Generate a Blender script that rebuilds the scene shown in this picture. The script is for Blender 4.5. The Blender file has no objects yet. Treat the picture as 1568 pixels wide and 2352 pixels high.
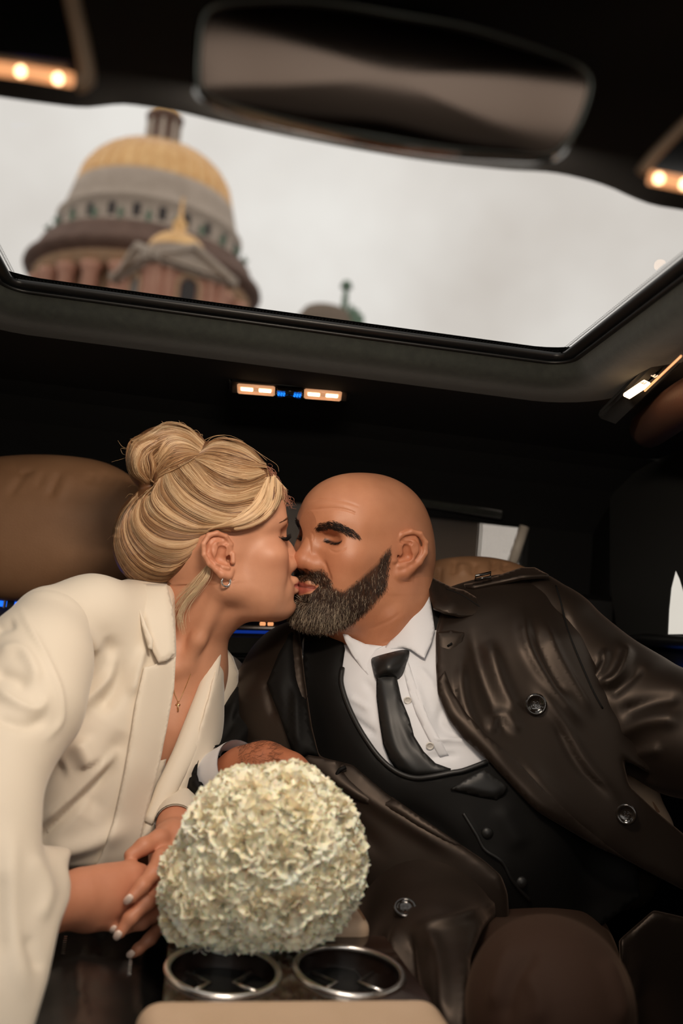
import bpy, math, random
import numpy as np
from mathutils import Vector, Matrix
from mathutils.bvhtree import BVHTree
from mathutils.geometry import delaunay_2d_cdt

# ------------------------------------------------------------------ camera, sky, light, exposure
SC = bpy.context.scene
COL = SC.collection
FPX = 35 / 24 * 1568                      # focal length in pixels of the 1568 x 2352 frame
_psi, _th, _rho = (math.radians(a) for a in (7.0, 8.0, 5.5))     # yaw, pitch, roll of the hand-held camera
CF = np.array([math.sin(_psi) * math.cos(_th), math.cos(_psi) * math.cos(_th), math.sin(_th)])
_r0 = np.array([math.cos(_psi), -math.sin(_psi), 0.0])
_u0 = np.cross(_r0, CF)
CU = _u0 * math.cos(_rho) - _r0 * math.sin(_rho)
CR = _r0 * math.cos(_rho) + _u0 * math.sin(_rho)
CAM = np.array([0.0, 0.0, 1.0])           # one metre above the cabin floor, between the front seats
cam_data = bpy.data.cameras.new('camera')
cam = bpy.data.objects.new('camera', cam_data)
COL.objects.link(cam)
_m = np.eye(4)
_m[:3, 0], _m[:3, 1], _m[:3, 2], _m[:3, 3] = CR, CU, -CF, CAM
cam.matrix_world = Matrix(_m.tolist())
cam_data.sensor_fit = 'HORIZONTAL'
cam_data.sensor_width = 24.0
cam_data.lens = 35.0
cam_data.clip_start = 0.02
cam_data.clip_end = 2000
cam_data.dof.use_dof = True
cam_data.dof.focus_distance = 1.39
cam_data.dof.aperture_fstop = 2.8
SC.camera = cam

SC.view_settings.view_transform = 'Standard'
SC.view_settings.look = 'None'
SC.view_settings.gamma = 1.0
SC.view_settings.use_curve_mapping = False
SC.view_settings.exposure = 0.0

world = bpy.data.worlds.new('overcast_sky')
SC.world = world
world.use_nodes = True
_nt = world.node_tree
_nt.nodes.clear()
_out = _nt.nodes.new('ShaderNodeOutputWorld')
_bg = _nt.nodes.new('ShaderNodeBackground')
_tc = _nt.nodes.new('ShaderNodeTexCoord')
_nz = _nt.nodes.new('ShaderNodeTexNoise')
_nz.inputs['Scale'].default_value = 3.2
_nz.inputs['Detail'].default_value = 4.0
_nz.inputs['Roughness'].default_value = 0.5
_rp = _nt.nodes.new('ShaderNodeValToRGB')
_rp.color_ramp.elements[0].position = 0.34
_rp.color_ramp.elements[0].color = (0.72, 0.655, 0.585, 1)
_rp.color_ramp.elements[1].position = 0.66
_rp.color_ramp.elements[1].color = (1.0, 0.95, 0.88, 1)
_nt.links.new(_tc.outputs['Generated'], _nz.inputs['Vector'])
_nt.links.new(_nz.outputs['Fac'], _rp.inputs['Fac'])
_nt.links.new(_rp.outputs['Color'], _bg.inputs['Color'])
_bg.inputs['Strength'].default_value = 2.0
_nt.links.new(_bg.outputs['Background'], _out.inputs['Surface'])
# ------------------------------------------------------------------ helpers: points, solids, meshes
RNG = np.random.default_rng(7)


def P(px, py, d):
    """the world point seen at a pixel of the frame, d metres in front of the lens"""
    return CAM + d * (CF + (px - 784) / FPX * CR + (1176 - py) / FPX * CU)


def PP(*t):
    return [P(*q) for q in t]


def proj(v):
    v = np.asarray(v) - CAM
    d = v @ CF
    return 784 + FPX * (v @ CR) / d, 1176 - FPX * (v @ CU) / d, d


def capsule(a, b, ra, rb=None):
    a, b = np.asarray(a, float), np.asarray(b, float)
    rb = ra if rb is None else rb
    ab = b - a
    L = max(ab @ ab, 1e-12)
    rm = max(ra, rb)

    def fn(x, y, z):
        px, py, pz = x - a[0], y - a[1], z - a[2]
        t = np.clip((px * ab[0] + py * ab[1] + pz * ab[2]) / L, 0, 1)
        return np.sqrt((px - t * ab[0]) ** 2 + (py - t * ab[1]) ** 2 + (pz - t * ab[2]) ** 2) - (ra + (rb - ra) * t)
    return fn, np.minimum(a, b) - rm, np.maximum(a, b) + rm


def ell(c, r, R=None):
    c, r = np.asarray(c, float), np.asarray(r, float)
    M = np.eye(3) if R is None else np.asarray(R)          # columns are the ellipsoid's own axes
    ext = np.sqrt((M ** 2) @ (r ** 2))

    def fn(x, y, z):
        px, py, pz = x - c[0], y - c[1], z - c[2]
        q = [px * M[0, i] + py * M[1, i] + pz * M[2, i] for i in range(3)]
        k0 = np.sqrt((q[0] / r[0]) ** 2 + (q[1] / r[1]) ** 2 + (q[2] / r[2]) ** 2)
        k1 = np.sqrt((q[0] / r[0] ** 2) ** 2 + (q[1] / r[1] ** 2) ** 2 + (q[2] / r[2] ** 2) ** 2)
        return k0 * (k0 - 1) / np.maximum(k1, 1e-6)
    return fn, c - ext, c + ext


def rbox(c, half, rad, R=None):
    c, half = np.asarray(c, float), np.asarray(half, float)
    M = np.eye(3) if R is None else np.asarray(R)
    ext = np.abs(M) @ half

    def fn(x, y, z):
        px, py, pz = x - c[0], y - c[1], z - c[2]
        q = [np.abs(px * M[0, i] + py * M[1, i] + pz * M[2, i]) - half[i] + rad for i in range(3)]
        out = np.sqrt(np.maximum(q[0], 0) ** 2 + np.maximum(q[1], 0) ** 2 + np.maximum(q[2], 0) ** 2)
        return out + np.minimum(np.maximum(np.maximum(q[0], q[1]), q[2]), 0) - rad
    return fn, c - ext, c + ext


class Field:
    """a signed distance field on a grid that shapes are blended into or carved out of"""

    def __init__(s, lo, hi, h):
        s.lo, s.h = np.asarray(lo, float), h
        n = np.ceil((np.asarray(hi) - s.lo) / h).astype(int) + 1
        s.v = np.full(n, 9.0, np.float32)
        s.ax = [(s.lo[i] + h * np.arange(n[i])).astype(np.float32) for i in range(3)]

    def _op(s, prim, k, mode):
        fn, lo, hi = prim
        m = 1.8 * k + 3 * s.h
        i0 = np.clip(np.floor((lo - m - s.lo) / s.h).astype(int), 0, s.v.shape)
        i1 = np.clip(np.ceil((hi + m - s.lo) / s.h).astype(int) + 1, 0, s.v.shape)
        if (i1 <= i0).any():
            return s
        sl = tuple(slice(a, b) for a, b in zip(i0, i1))
        x = s.ax[0][sl[0]][:, None, None]
        y = s.ax[1][sl[1]][None, :, None]
        z = s.ax[2][sl[2]][None, None, :]
        d = fn(x, y, z).astype(np.float32)
        a = s.v[sl]
        if mode == 'u':
            if k > 0:
                h = np.maximum(k - np.abs(a - d), 0) / k
                s.v[sl] = np.minimum(a, d) - h * h * k * 0.25
            else:
                s.v[sl] = np.minimum(a, d)
        else:
            d = -d
            if k > 0:
                h = np.maximum(k - np.abs(a - d), 0) / k
                s.v[sl] = np.maximum(a, d) + h * h * k * 0.25
            else:
                s.v[sl] = np.maximum(a, d)
        return s

    def add(s, prim, k=0.0):
        return s._op(prim, k, 'u')

    def cut(s, prim, k=0.0):
        return s._op(prim, k, 'c')

    def chain(s, pts, rad, k=0.0, mode='u', k0=None):
        for i in range(len(pts) - 1):
            s._op(capsule(pts[i], pts[i + 1], rad[i], rad[i + 1]), (k0 if (k0 is not None and i == 0) else k), mode)
        return s

    def mesh(s, smooth=2):
        v, h = s.v, s.h
        ins = (v < 0)
        c = np.zeros([n - 1 for n in v.shape], np.int8)
        for dx in (0, 1):
            for dy in (0, 1):
                for dz in (0, 1):
                    c += ins[dx:v.shape[0] - 1 + dx, dy:v.shape[1] - 1 + dy, dz:v.shape[2] - 1 + dz]
        act = (c > 0) & (c < 8)
        idx = np.argwhere(act)
        cor = [(a, b, g) for a in (0, 1) for b in (0, 1) for g in (0, 1)]
        cv = np.stack([v[idx[:, 0] + a, idx[:, 1] + b, idx[:, 2] + g] for a, b, g in cor], 1)
        pos = np.zeros((len(idx), 3))
        cnt = np.zeros(len(idx))
        for i, p in enumerate(cor):
            for ax in range(3):
                if p[ax] == 0:
                    q = list(p)
                    q[ax] = 1
                    j = cor.index(tuple(q))
                    a, b = cv[:, i], cv[:, j]
                    m = (a < 0) != (b < 0)
                    t = np.where(m, a / np.where(m, a - b, 1), 0)
                    e = np.tile(np.array(p, float), (len(idx), 1))
                    e[:, ax] = t
                    pos += e * m[:, None]
                    cnt += m
        verts = s.lo + (idx + pos / np.maximum(cnt, 1)[:, None]) * h
        vid = np.full(act.shape, -1, np.int64)
        vid[act] = np.arange(len(idx))
        quads = []
        for ax in range(3):
            o = [1, 1, 1]
            o[ax] = 0
            A = ins[:-1] if ax == 0 else ins[:, :-1] if ax == 1 else ins[:, :, :-1]
            B = ins[1:] if ax == 0 else ins[:, 1:] if ax == 1 else ins[:, :, 1:]
            e = np.argwhere(A != B)
            u, w = [(1, 2), (2, 0), (0, 1)][ax]
            ok = (e[:, u] > 0) & (e[:, w] > 0) & (e[:, u] < v.shape[u] - 1) & (e[:, w] < v.shape[w] - 1)
            e = e[ok]
            du = np.zeros(3, int)
            dw = np.zeros(3, int)
            du[u] = 1
            dw[w] = 1
            q = np.stack([vid[tuple((e - a).T)] for a in (du + dw, dw, np.zeros(3, int), du)], 1)
            fl = ~A[tuple(e.T)]
            q[fl] = q[fl][:, ::-1]
            quads.append(q)
        quads = np.concatenate(quads)
        quads = quads[(quads >= 0).all(1)]
        return relax(verts, quads, smooth), quads


def relax(v, f, n, lam=0.5):
    f = np.asarray(f)
    k = f.shape[1]
    a = np.concatenate([f[:, i] for i in range(k)])
    b = np.concatenate([f[:, (i + 1) % k] for i in range(k)])
    for _ in range(n):
        s = np.zeros_like(v)
        c = np.bincount(a, minlength=len(v)) + np.bincount(b, minlength=len(v))
        for i in range(3):
            s[:, i] = np.bincount(a, v[b, i], len(v)) + np.bincount(b, v[a, i], len(v))
        v = v + lam * (s / np.maximum(c, 1)[:, None] - v)
    return v


def normals(v, f):
    f = np.asarray(f)
    n = np.cross(v[f[:, 2]] - v[f[:, 0]], v[f[:, -1]] - v[f[:, 1]])
    o = np.zeros_like(v)
    for c in range(f.shape[1]):
        for i in range(3):
            o[:, i] += np.bincount(f[:, c], n[:, i], len(v))
    return o / np.maximum(np.linalg.norm(o, axis=1), 1e-12)[:, None]


def mesh(name, v, f, mat=None, parent=None, smooth=True, col=None, midx=None, mats=None, nrm=None):
    """link vertices and faces (array or list of lists) as ONE mesh object"""
    me = bpy.data.meshes.new(name)
    v = np.asarray(v, float)
    if isinstance(f, np.ndarray):
        me.vertices.add(len(v))
        me.vertices.foreach_set('co', v.astype(np.float32).ravel())
        me.loops.add(f.size)
        me.loops.foreach_set('vertex_index', f.astype(np.int32).ravel())
        me.polygons.add(len(f))
        me.polygons.foreach_set('loop_start', np.arange(0, f.size, f.shape[1], dtype=np.int32))
        me.update(calc_edges=True)
    else:
        me.from_pydata(v.tolist(), [], [list(q) for q in f])
    me.validate()
    if smooth:
        me.polygons.foreach_set('use_smooth', np.ones(len(me.polygons), bool))
    if col is not None:
        at = me.color_attributes.new('col', 'FLOAT_COLOR', 'POINT')
        c4 = np.ones((len(v), 4), np.float32)
        c4[:, :col.shape[1]] = col
        at.data.foreach_set('color', c4.ravel())
    for m_ in (mats or ([mat] if mat else [])):
        me.materials.append(m_)
    if midx is not None:
        me.polygons.foreach_set('material_index', np.asarray(midx, np.int32))
    if nrm is not None:
        me.normals_split_custom_set_from_vertices(nrm.tolist())
    me.update()
    o = bpy.data.objects.new(name, me)
    COL.objects.link(o)
    if parent is not None:
        o.parent = parent
        o.matrix_parent_inverse = Matrix.LocRotScale(*parent.matrix_basis.decompose()).inverted()
    return o


def tag(o, label=None, cat=None, group=None, kind=None):
    for k_, v_ in (('label', label), ('category', cat), ('group', group), ('kind', kind)):
        if v_:
            o[k_] = v_
    return o


def thing(name, label, cat, loc, group=None, kind=None):
    o = bpy.data.objects.new(name, None)
    COL.objects.link(o)
    o.empty_display_size = 0.05
    o.location = [float(a) for a in loc]
    return tag(o, label, cat, group, kind)


def join(*parts):
    """several (v, f) pairs as one (v, faces list)"""
    V, Fc, n = [], [], 0
    for v, f in parts:
        V.append(np.asarray(v, float))
        Fc += [[int(i) + n for i in q] for q in f]
        n += len(v)
    return np.concatenate(V), Fc


def box(c, half, R=None, bev=0.0):
    """a box with chamfered edges, (v, f)"""
    c, half = np.asarray(c, float), np.asarray(half, float)
    M = np.eye(3) if R is None else np.asarray(R)
    b = min(bev, half.min() * 0.98)
    if b <= 0:
        v = np.array([(x, y, z) for x in (-1, 1) for y in (-1, 1) for z in (-1, 1)]) * half
        f = [(0, 1, 3, 2), (4, 6, 7, 5), (0, 4, 5, 1), (2, 3, 7, 6), (0, 2, 6, 4), (1, 5, 7, 3)]
        return v @ M.T + c, f
    v, ix = [], {}
    for x in (-1, 1):
        for y in (-1, 1):
            for z in (-1, 1):
                for a in range(3):
                    q = np.array((x, y, z), float) * (half - b)
                    q[a] += (x, y, z)[a] * b
                    ix[(x, y, z, a)] = len(v)
                    v.append(q)
    f = []
    for a in range(3):
        u, w = (a + 1) % 3, (a + 2) % 3
        for s in (-1, 1):
            q = []
            for su, sw in ((-1, -1), (1, -1), (1, 1), (-1, 1)):
                k = [0, 0, 0]
                k[a], k[u], k[w] = s, su, sw
                q.append(ix[(*k, a)])
            f.append(q if s > 0 else q[::-1])
        for su in (-1, 1):
            for sw in (-1, 1):
                q = []
                for s, n in ((-1, u), (1, u), (1, w), (-1, w)):
                    k = [0, 0, 0]
                    k[a], k[u], k[w] = s, su, sw
                    q.append(ix[(*k, n)])
                f.append(q if su * sw > 0 else q[::-1])
    for x in (-1, 1):
        for y in (-1, 1):
            for z in (-1, 1):
                q = [ix[(x, y, z, a)] for a in range(3)]
                f.append(q if x * y * z > 0 else q[::-1])
    return np.array(v) @ M.T + c, f


def resample(pts, n, closed=False):
    """smooth (Catmull-Rom) resampling of a polyline to n points, even in length"""
    p = np.asarray(pts, float)
    if len(p) == 2:
        return p[0] + (p[1] - p[0]) * np.linspace(0, 1, n)[:, None]
    if closed:
        q = np.concatenate([p[-1:], p, p[:2]])
    else:
        q = np.concatenate([2 * p[:1] - p[1:2], p, 2 * p[-1:] - p[-2:-1]])
    o = []
    for i in range(1, len(q) - 2):
        t = np.linspace(0, 1, 12, endpoint=False)[:, None]
        a, b, c, d = q[i - 1], q[i], q[i + 1], q[i + 2]
        o.append(0.5 * (2 * b + (c - a) * t + (2 * a - 5 * b + 4 * c - d) * t * t + (3 * b - a - 3 * c + d) * t ** 3))
    o = np.concatenate(o + [q[-2:-1]])
    s = np.concatenate([[0], np.cumsum(np.linalg.norm(np.diff(o, axis=0), axis=1))])
    t = np.linspace(0, s[-1], n + 1)[:-1] if closed else np.linspace(0, s[-1], n)
    return np.stack([np.interp(t, s, o[:, i]) for i in range(o.shape[1])], 1)


def tube(pts, rad, sides=8, closed=False, caps=True, up=None, flat=1.0):
    """a tube along points; rad a number or one per point; flat squashes it along the second axis"""
    p = np.asarray(pts, float)
    n = len(p)
    rad = np.full(n, rad) if np.isscalar(rad) else np.asarray(rad, float)
    t = np.roll(p, -1, 0) - np.roll(p, 1, 0) if closed else np.gradient(p, axis=0)
    t /= np.maximum(np.linalg.norm(t, axis=1), 1e-12)[:, None]
    a = np.asarray(up, float) if up is not None else (np.array([0, 0, 1.0]) if abs(t[0, 2]) < 0.9 else np.array([1.0, 0, 0]))
    U = []
    for i in range(n):
        a = a - (a @ t[i]) * t[i]
        a = a / max(np.linalg.norm(a), 1e-9)
        U.append(a)
        if up is not None:
            a = np.asarray(up, float)
    U = np.array(U)
    W = np.cross(t, U)
    an = np.linspace(0, 2 * np.pi, sides, endpoint=False)
    v = (p[:, None] + rad[:, None, None] * (np.cos(an)[None, :, None] * W[:, None] + flat * np.sin(an)[None, :, None] * U[:, None])).reshape(-1, 3)
    f = []
    for i in range(n if closed else n - 1):
        j = (i + 1) % n
        for k in range(sides):
            l = (k + 1) % sides
            f.append((i * sides + k, i * sides + l, j * sides + l, j * sides + k))
    if caps and not closed:
        f.append(tuple(range(sides))[::-1])
        f.append(tuple((n - 1) * sides + k for k in range(sides)))
    return v, f


def lathe(prof, n=48, c=(0, 0, 0), arc=None):
    """turn a profile of (radius, z) about the z axis through c"""
    prof = np.asarray(prof, float)
    a = np.linspace(0, 2 * np.pi, n, endpoint=False) if arc is None else np.linspace(*arc, n)
    v = np.stack([prof[:, None, 0] * np.cos(a), prof[:, None, 0] * np.sin(a), np.repeat(prof[:, None, 1], n, 1)], -1).reshape(-1, 3) + np.asarray(c, float)
    f = []
    for i in range(len(prof) - 1):
        for k in range(n if arc is None else n - 1):
            l = (k + 1) % n
            f.append((i * n + k, i * n + l, (i + 1) * n + l, (i + 1) * n + k))
    return v, f


def inside_poly(x, y, poly):
    poly = np.asarray(poly, float)
    r = np.zeros(np.shape(x), bool)
    n = len(poly)
    for i in range(n):
        x0, y0 = poly[i]
        x1, y1 = poly[(i + 1) % n]
        if y0 == y1:
            continue
        r ^= ((y0 > y) != (y1 > y)) & (x < (x1 - x0) * (y - y0) / (y1 - y0) + x0)
    return r


def dist_line(x, y, line):
    """distance of points to a polyline and the position along it, 0 to 1"""
    line = np.asarray(line, float)
    best = np.full(np.shape(x), 1e9)
    pos = np.zeros(np.shape(x))
    n = len(line) - 1
    for i in range(n):
        a, b = line[i], line[i + 1]
        ab = b - a
        t = np.clip(((x - a[0]) * ab[0] + (y - a[1]) * ab[1]) / max(ab @ ab, 1e-9), 0, 1)
        d = np.hypot(x - a[0] - t * ab[0], y - a[1] - t * ab[1])
        m = d < best
        best = np.where(m, d, best)
        pos = np.where(m, (i + t) / n, pos)
    return best, pos


def tps(ctrl, lam=1e-3):
    """thin-plate surface through (px, py, value) points, as a function of px, py"""
    c = np.asarray(ctrl, float)
    xy, z = c[:, :2] / 500, c[:, 2]
    n = len(c)

    def U(r2):
        return r2 * np.log(np.maximum(r2, 1e-12))
    d2 = ((xy[:, None] - xy[None]) ** 2).sum(-1)
    A = np.zeros((n + 3, n + 3))
    A[:n, :n] = U(d2) + lam * np.eye(n)
    A[:n, n] = 1
    A[:n, n + 1:] = xy
    A[n:, :n] = A[:n, n:].T
    w = np.linalg.solve(A, np.concatenate([z, np.zeros(3)]))

    def fn(px, py):
        q = np.stack([np.ravel(px), np.ravel(py)], 1) / 500
        r2 = ((q[:, None] - xy[None]) ** 2).sum(-1)
        return (U(r2) @ w[:n] + w[n] + q @ w[n + 1:]).reshape(np.shape(px))
    return fn


def fold_height(px, py, folds):
    """relief in metres of a list of folds: (line, width in pixels, height[, skew])"""
    h = np.zeros(np.shape(px))
    for fo in folds:
        line, w, a = fo[:3]
        ln = resample(line, max(8, 6 * len(line))) if len(line) > 2 else np.asarray(line, float)
        d, t = dist_line(px, py, ln)
        taper = np.clip(np.minimum(t, 1 - t) * 5 + 0.15, 0, 1) if len(fo) < 4 else 1.0
        h += a * np.exp(-(d / w) ** 2) * taper
    return h


def wrinkle(v, f, folds, amp=1.0):
    """push the side of a mesh that faces the lens out along its normals by the folds"""
    n = normals(v, f)
    x, y, _ = proj(v)
    view = CAM - v
    view /= np.linalg.norm(view, axis=1)[:, None]
    fac = np.clip((n * view).sum(1) * 3, 0, 1)
    return v + n * (fold_height(x, y, folds) * fac * amp)[:, None]


def bvh(v, f):
    return BVHTree.FromPolygons([tuple(a) for a in np.asarray(v).tolist()], [tuple(q) for q in (f.tolist() if isinstance(f, np.ndarray) else f)])


def ray_depth(px, py, trees):
    """depth of the first surface along the sight lines of pixels, nan where there is none"""
    out = np.full(len(px), np.nan)
    o = Vector(CAM)
    for i, (x, y) in enumerate(zip(px, py)):
        d = CF + (x - 784) / FPX * CR + (1176 - y) / FPX * CU
        L = np.linalg.norm(d)
        for t in trees:
            hit = t.ray_cast(o, Vector(d / L))
            if hit[0] is not None:
                q = hit[3] / L
                if not q > out[i]:
                    out[i] = q
    return out


def panel(outline, step, depth=None, trees=None, lift=0.003, thick=0.004, folds=(), smooth=3, curved=True, edge=0.0, n_out=None):
    """cloth panel cut to an outline; it lies at its own depth (points px, py, d) or on the bodies (trees) under it,
    with folds and a real thickness. returns (v, faces)"""
    ol = np.asarray(outline, float)
    per = np.linalg.norm(np.roll(ol, -1, 0) - ol, axis=1).sum()
    n = n_out or max(12, int(per / step))
    if curved:
        ol = resample(ol, n, closed=True)
    else:
        q = []
        for i in range(len(ol)):
            a, b = ol[i], ol[(i + 1) % len(ol)]
            m = max(1, int(np.linalg.norm(b - a) / step))
            q += [a + (b - a) * j / m for j in range(m)]
        ol = np.array(q)
    lo, hi = ol.min(0), ol.max(0)
    gx, gy = np.meshgrid(np.arange(lo[0] + step / 2, hi[0], step), np.arange(lo[1] + step / 2, hi[1], step * 0.87))
    gx = gx + (np.arange(gx.shape[0]) % 2)[:, None] * step / 2
    gx, gy = gx.ravel(), gy.ravel()
    m = inside_poly(gx, gy, ol)
    d0, _ = dist_line(gx, gy, np.concatenate([ol, ol[:1]]))
    m &= d0 > step * 0.45
    pts = np.concatenate([ol, np.stack([gx[m], gy[m]], 1)])
    k = len(ol)
    res = delaunay_2d_cdt([Vector(p) for p in pts], [(i, (i + 1) % k) for i in range(k)], [], 1, 1e-5)
    p2 = np.array([tuple(q) for q in res[0]])
    tri = np.array([list(q) for q in res[2]])
    if depth is not None:
        fn = tps(depth) if not callable(depth) else depth
        d = fn(p2[:, 0], p2[:, 1])
    else:
        d = ray_depth(p2[:, 0], p2[:, 1], trees)
        bad = np.isnan(d)
        if bad.all():
            raise ValueError('panel over nothing')
        good = np.where(~bad)[0]
        if bad.any():
            for i in np.where(bad)[0]:
                q = good[np.argsort(((p2[good] - p2[i]) ** 2).sum(1))[:4]]
                d[i] = d[q].mean()
        v3 = np.stack([p2[:, 0], p2[:, 1], d], 1)
        fix = relax(v3, tri, smooth)
        d = fix[:, 2]
    de, _ = dist_line(p2[:, 0], p2[:, 1], np.concatenate([p2[:k], p2[:1]]))
    d = d - lift - fold_height(p2[:, 0], p2[:, 1], folds) + edge * np.exp(-(de / (step * 1.2)) ** 2)
    top = np.array([P(a, b, c) for (a, b), c in zip(p2, d)])
    # outside faces the lens
    e1 = top[tri[:, 1]] - top[tri[:, 0]]
    e2 = top[tri[:, 2]] - top[tri[:, 0]]
    fl = ((np.cross(e1, e2) * (CAM - top[tri[:, 0]])).sum(1) < 0)
    tri[fl] = tri[fl][:, ::-1]
    nn = normals(top, tri)
    bot = top - nn * thick
    N = len(top)
    faces = tri.tolist() + (tri[:, ::-1] + N).tolist()
    # edge loops of the triangulation
    ed = {}
    for t in tri.tolist():
        for a, b in ((t[0], t[1]), (t[1], t[2]), (t[2], t[0])):
            if (b, a) in ed:
                del ed[(b, a)]
            else:
                ed[(a, b)] = 1
    for a, b in ed:
        faces.append([b, a, a + N, b + N])
    return np.concatenate([top, bot]), faces


def strands(curves, rad, sides=3, taper=0.15):
    """many thin tapering hairs of equal point count, curves (n, m, 3), as arrays (v, quads)"""
    c = np.asarray(curves, float)
    n, m, _ = c.shape
    t = np.gradient(c, axis=1)
    t /= np.maximum(np.linalg.norm(t, axis=2), 1e-12)[..., None]
    ref = np.array([0.31, 0.55, 0.77])
    a = np.cross(t, ref)
    a /= np.maximum(np.linalg.norm(a, axis=2), 1e-9)[..., None]
    b = np.cross(t, a)
    r = (np.ones(n) * rad)[:, None] * (taper + (1 - taper) * np.sin(np.linspace(0.35, 1, m) * np.pi) ** 0.5)[None]
    an = np.arange(sides) * 2 * np.pi / sides
    v = c[:, :, None] + r[:, :, None, None] * (np.cos(an)[:, None] * a[:, :, None] + np.sin(an)[:, None] * b[:, :, None])
    base = (np.arange(n) * m * sides)[:, None, None] + (np.arange(m - 1) * sides)[None, :, None]
    k = np.arange(sides)
    l = (k + 1) % sides
    q = np.stack([base + k, base + l, base + l + sides, base + k + sides], -1).reshape(-1, 4)
    return v.reshape(-1, 3), q


# ------------------------------------------------------------------ materials
def srgb(r, g, b):
    return tuple(((c / 255) / 12.92 if c <= 10 else ((c / 255 + 0.055) / 1.055) ** 2.4) for c in (r, g, b))


def mat(name, color, rough=0.5, metal=0.0, noise=None, bump=None, sheen=0.0, sss=0.0, coat=0.0, emit=None, spec=0.5, vcol=False, aniso=0.0, sheen_tint=None, spec_tint=None):
    """noise = (scale, second colour, contrast); bump = (scale, strength, distance)"""
    m = bpy.data.materials.new(name)
    m.use_nodes = True
    nt = m.node_tree
    b = nt.nodes['Principled BSDF']
    b.inputs['Base Color'].default_value = (*color, 1)
    b.inputs['Roughness'].default_value = rough
    b.inputs['Metallic'].default_value = metal
    b.inputs['Specular IOR Level'].default_value = spec
    if spec_tint:
        b.inputs['Specular Tint'].default_value = (*spec_tint, 1)
    if sheen:
        b.inputs['Sheen Weight'].default_value = sheen
        b.inputs['Sheen Roughness'].default_value = 0.4
        if sheen_tint:
            b.inputs['Sheen Tint'].default_value = (*sheen_tint, 1)
    if coat:
        b.inputs['Coat Weight'].default_value = coat
    if aniso:
        b.inputs['Anisotropic'].default_value = aniso
    if sss:
        b.inputs['Subsurface Weight'].default_value = sss
        b.inputs['Subsurface Radius'].default_value = (1.0, 0.35, 0.2)
        b.inputs['Subsurface Scale'].default_value = 0.006
    if emit:
        b.inputs['Emission Color'].default_value = (*emit[0], 1)
        b.inputs['Emission Strength'].default_value = emit[1]
    tc = nt.nodes.new('ShaderNodeTexCoord')
    src = None
    if vcol:
        src = nt.nodes.new('ShaderNodeVertexColor')
        src.layer_name = 'col'
        nt.links.new(src.outputs['Color'], b.inputs['Base Color'])
    if noise:
        nz = nt.nodes.new('ShaderNodeTexNoise')
        nz.inputs['Scale'].default_value = noise[0]
        nz.inputs['Detail'].default_value = 5
        nt.links.new(tc.outputs['Object'], nz.inputs['Vector'])
        rp = nt.nodes.new('ShaderNodeValToRGB')
        w = noise[2] if len(noise) > 2 else 0.2
        rp.color_ramp.elements[0].position = 0.5 - w
        rp.color_ramp.elements[1].position = 0.5 + w
        if vcol:
            rp.color_ramp.elements[0].color = (*noise[1], 1)
            rp.color_ramp.elements[1].color = (1, 1, 1, 1)
            mx = nt.nodes.new('ShaderNodeMix')
            mx.data_type = 'RGBA'
            mx.blend_type = 'MULTIPLY'
            mx.inputs[0].default_value = 1
            nt.links.new(src.outputs['Color'], mx.inputs[6])
            nt.links.new(rp.outputs['Color'], mx.inputs[7])
            nt.links.new(mx.outputs[2], b.inputs['Base Color'])
        else:
            rp.color_ramp.elements[0].color = (*noise[1], 1)
            rp.color_ramp.elements[1].color = (*color, 1)
            nt.links.new(rp.outputs['Color'], b.inputs['Base Color'])
        nt.links.new(nz.outputs['Fac'], rp.inputs['Fac'])
    if bump:
        nz = nt.nodes.new('ShaderNodeTexNoise')
        nz.inputs['Scale'].default_value = bump[0]
        nz.inputs['Detail'].default_value = 4
        nt.links.new(tc.outputs['Object'], nz.inputs['Vector'])
        bp = nt.nodes.new('ShaderNodeBump')
        bp.inputs['Strength'].default_value = bump[1]
        bp.inputs['Distance'].default_value = bump[2]
        nt.links.new(nz.outputs['Fac'], bp.inputs['Height'])
        nt.links.new(bp.outputs['Normal'], b.inputs['Normal'])
    return m


def field_for(pts, pad, h):
    p = np.asarray(pts, float)
    return Field(p.min(0) - pad, p.max(0) + pad, h)


def field_normals(F, v):
    """outward normals of a field at points (trilinear differences)"""
    def val(p):
        q = (p - F.lo) / F.h
        i = np.clip(np.floor(q).astype(int), 0, np.array(F.v.shape) - 2)
        t = np.clip(q - i, 0, 1)
        o = 0
        for a in (0, 1):
            for b in (0, 1):
                for c in (0, 1):
                    w = (t[:, 0] if a else 1 - t[:, 0]) * (t[:, 1] if b else 1 - t[:, 1]) * (t[:, 2] if c else 1 - t[:, 2])
                    o = o + w * np.minimum(F.v[i[:, 0] + a, i[:, 1] + b, i[:, 2] + c], .05)
        return o
    e = F.h
    n = np.stack([val(v + d) - val(v - d) for d in np.eye(3) * e], 1)
    return n / np.maximum(np.linalg.norm(n, axis=1), 1e-9)[:, None]


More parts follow.
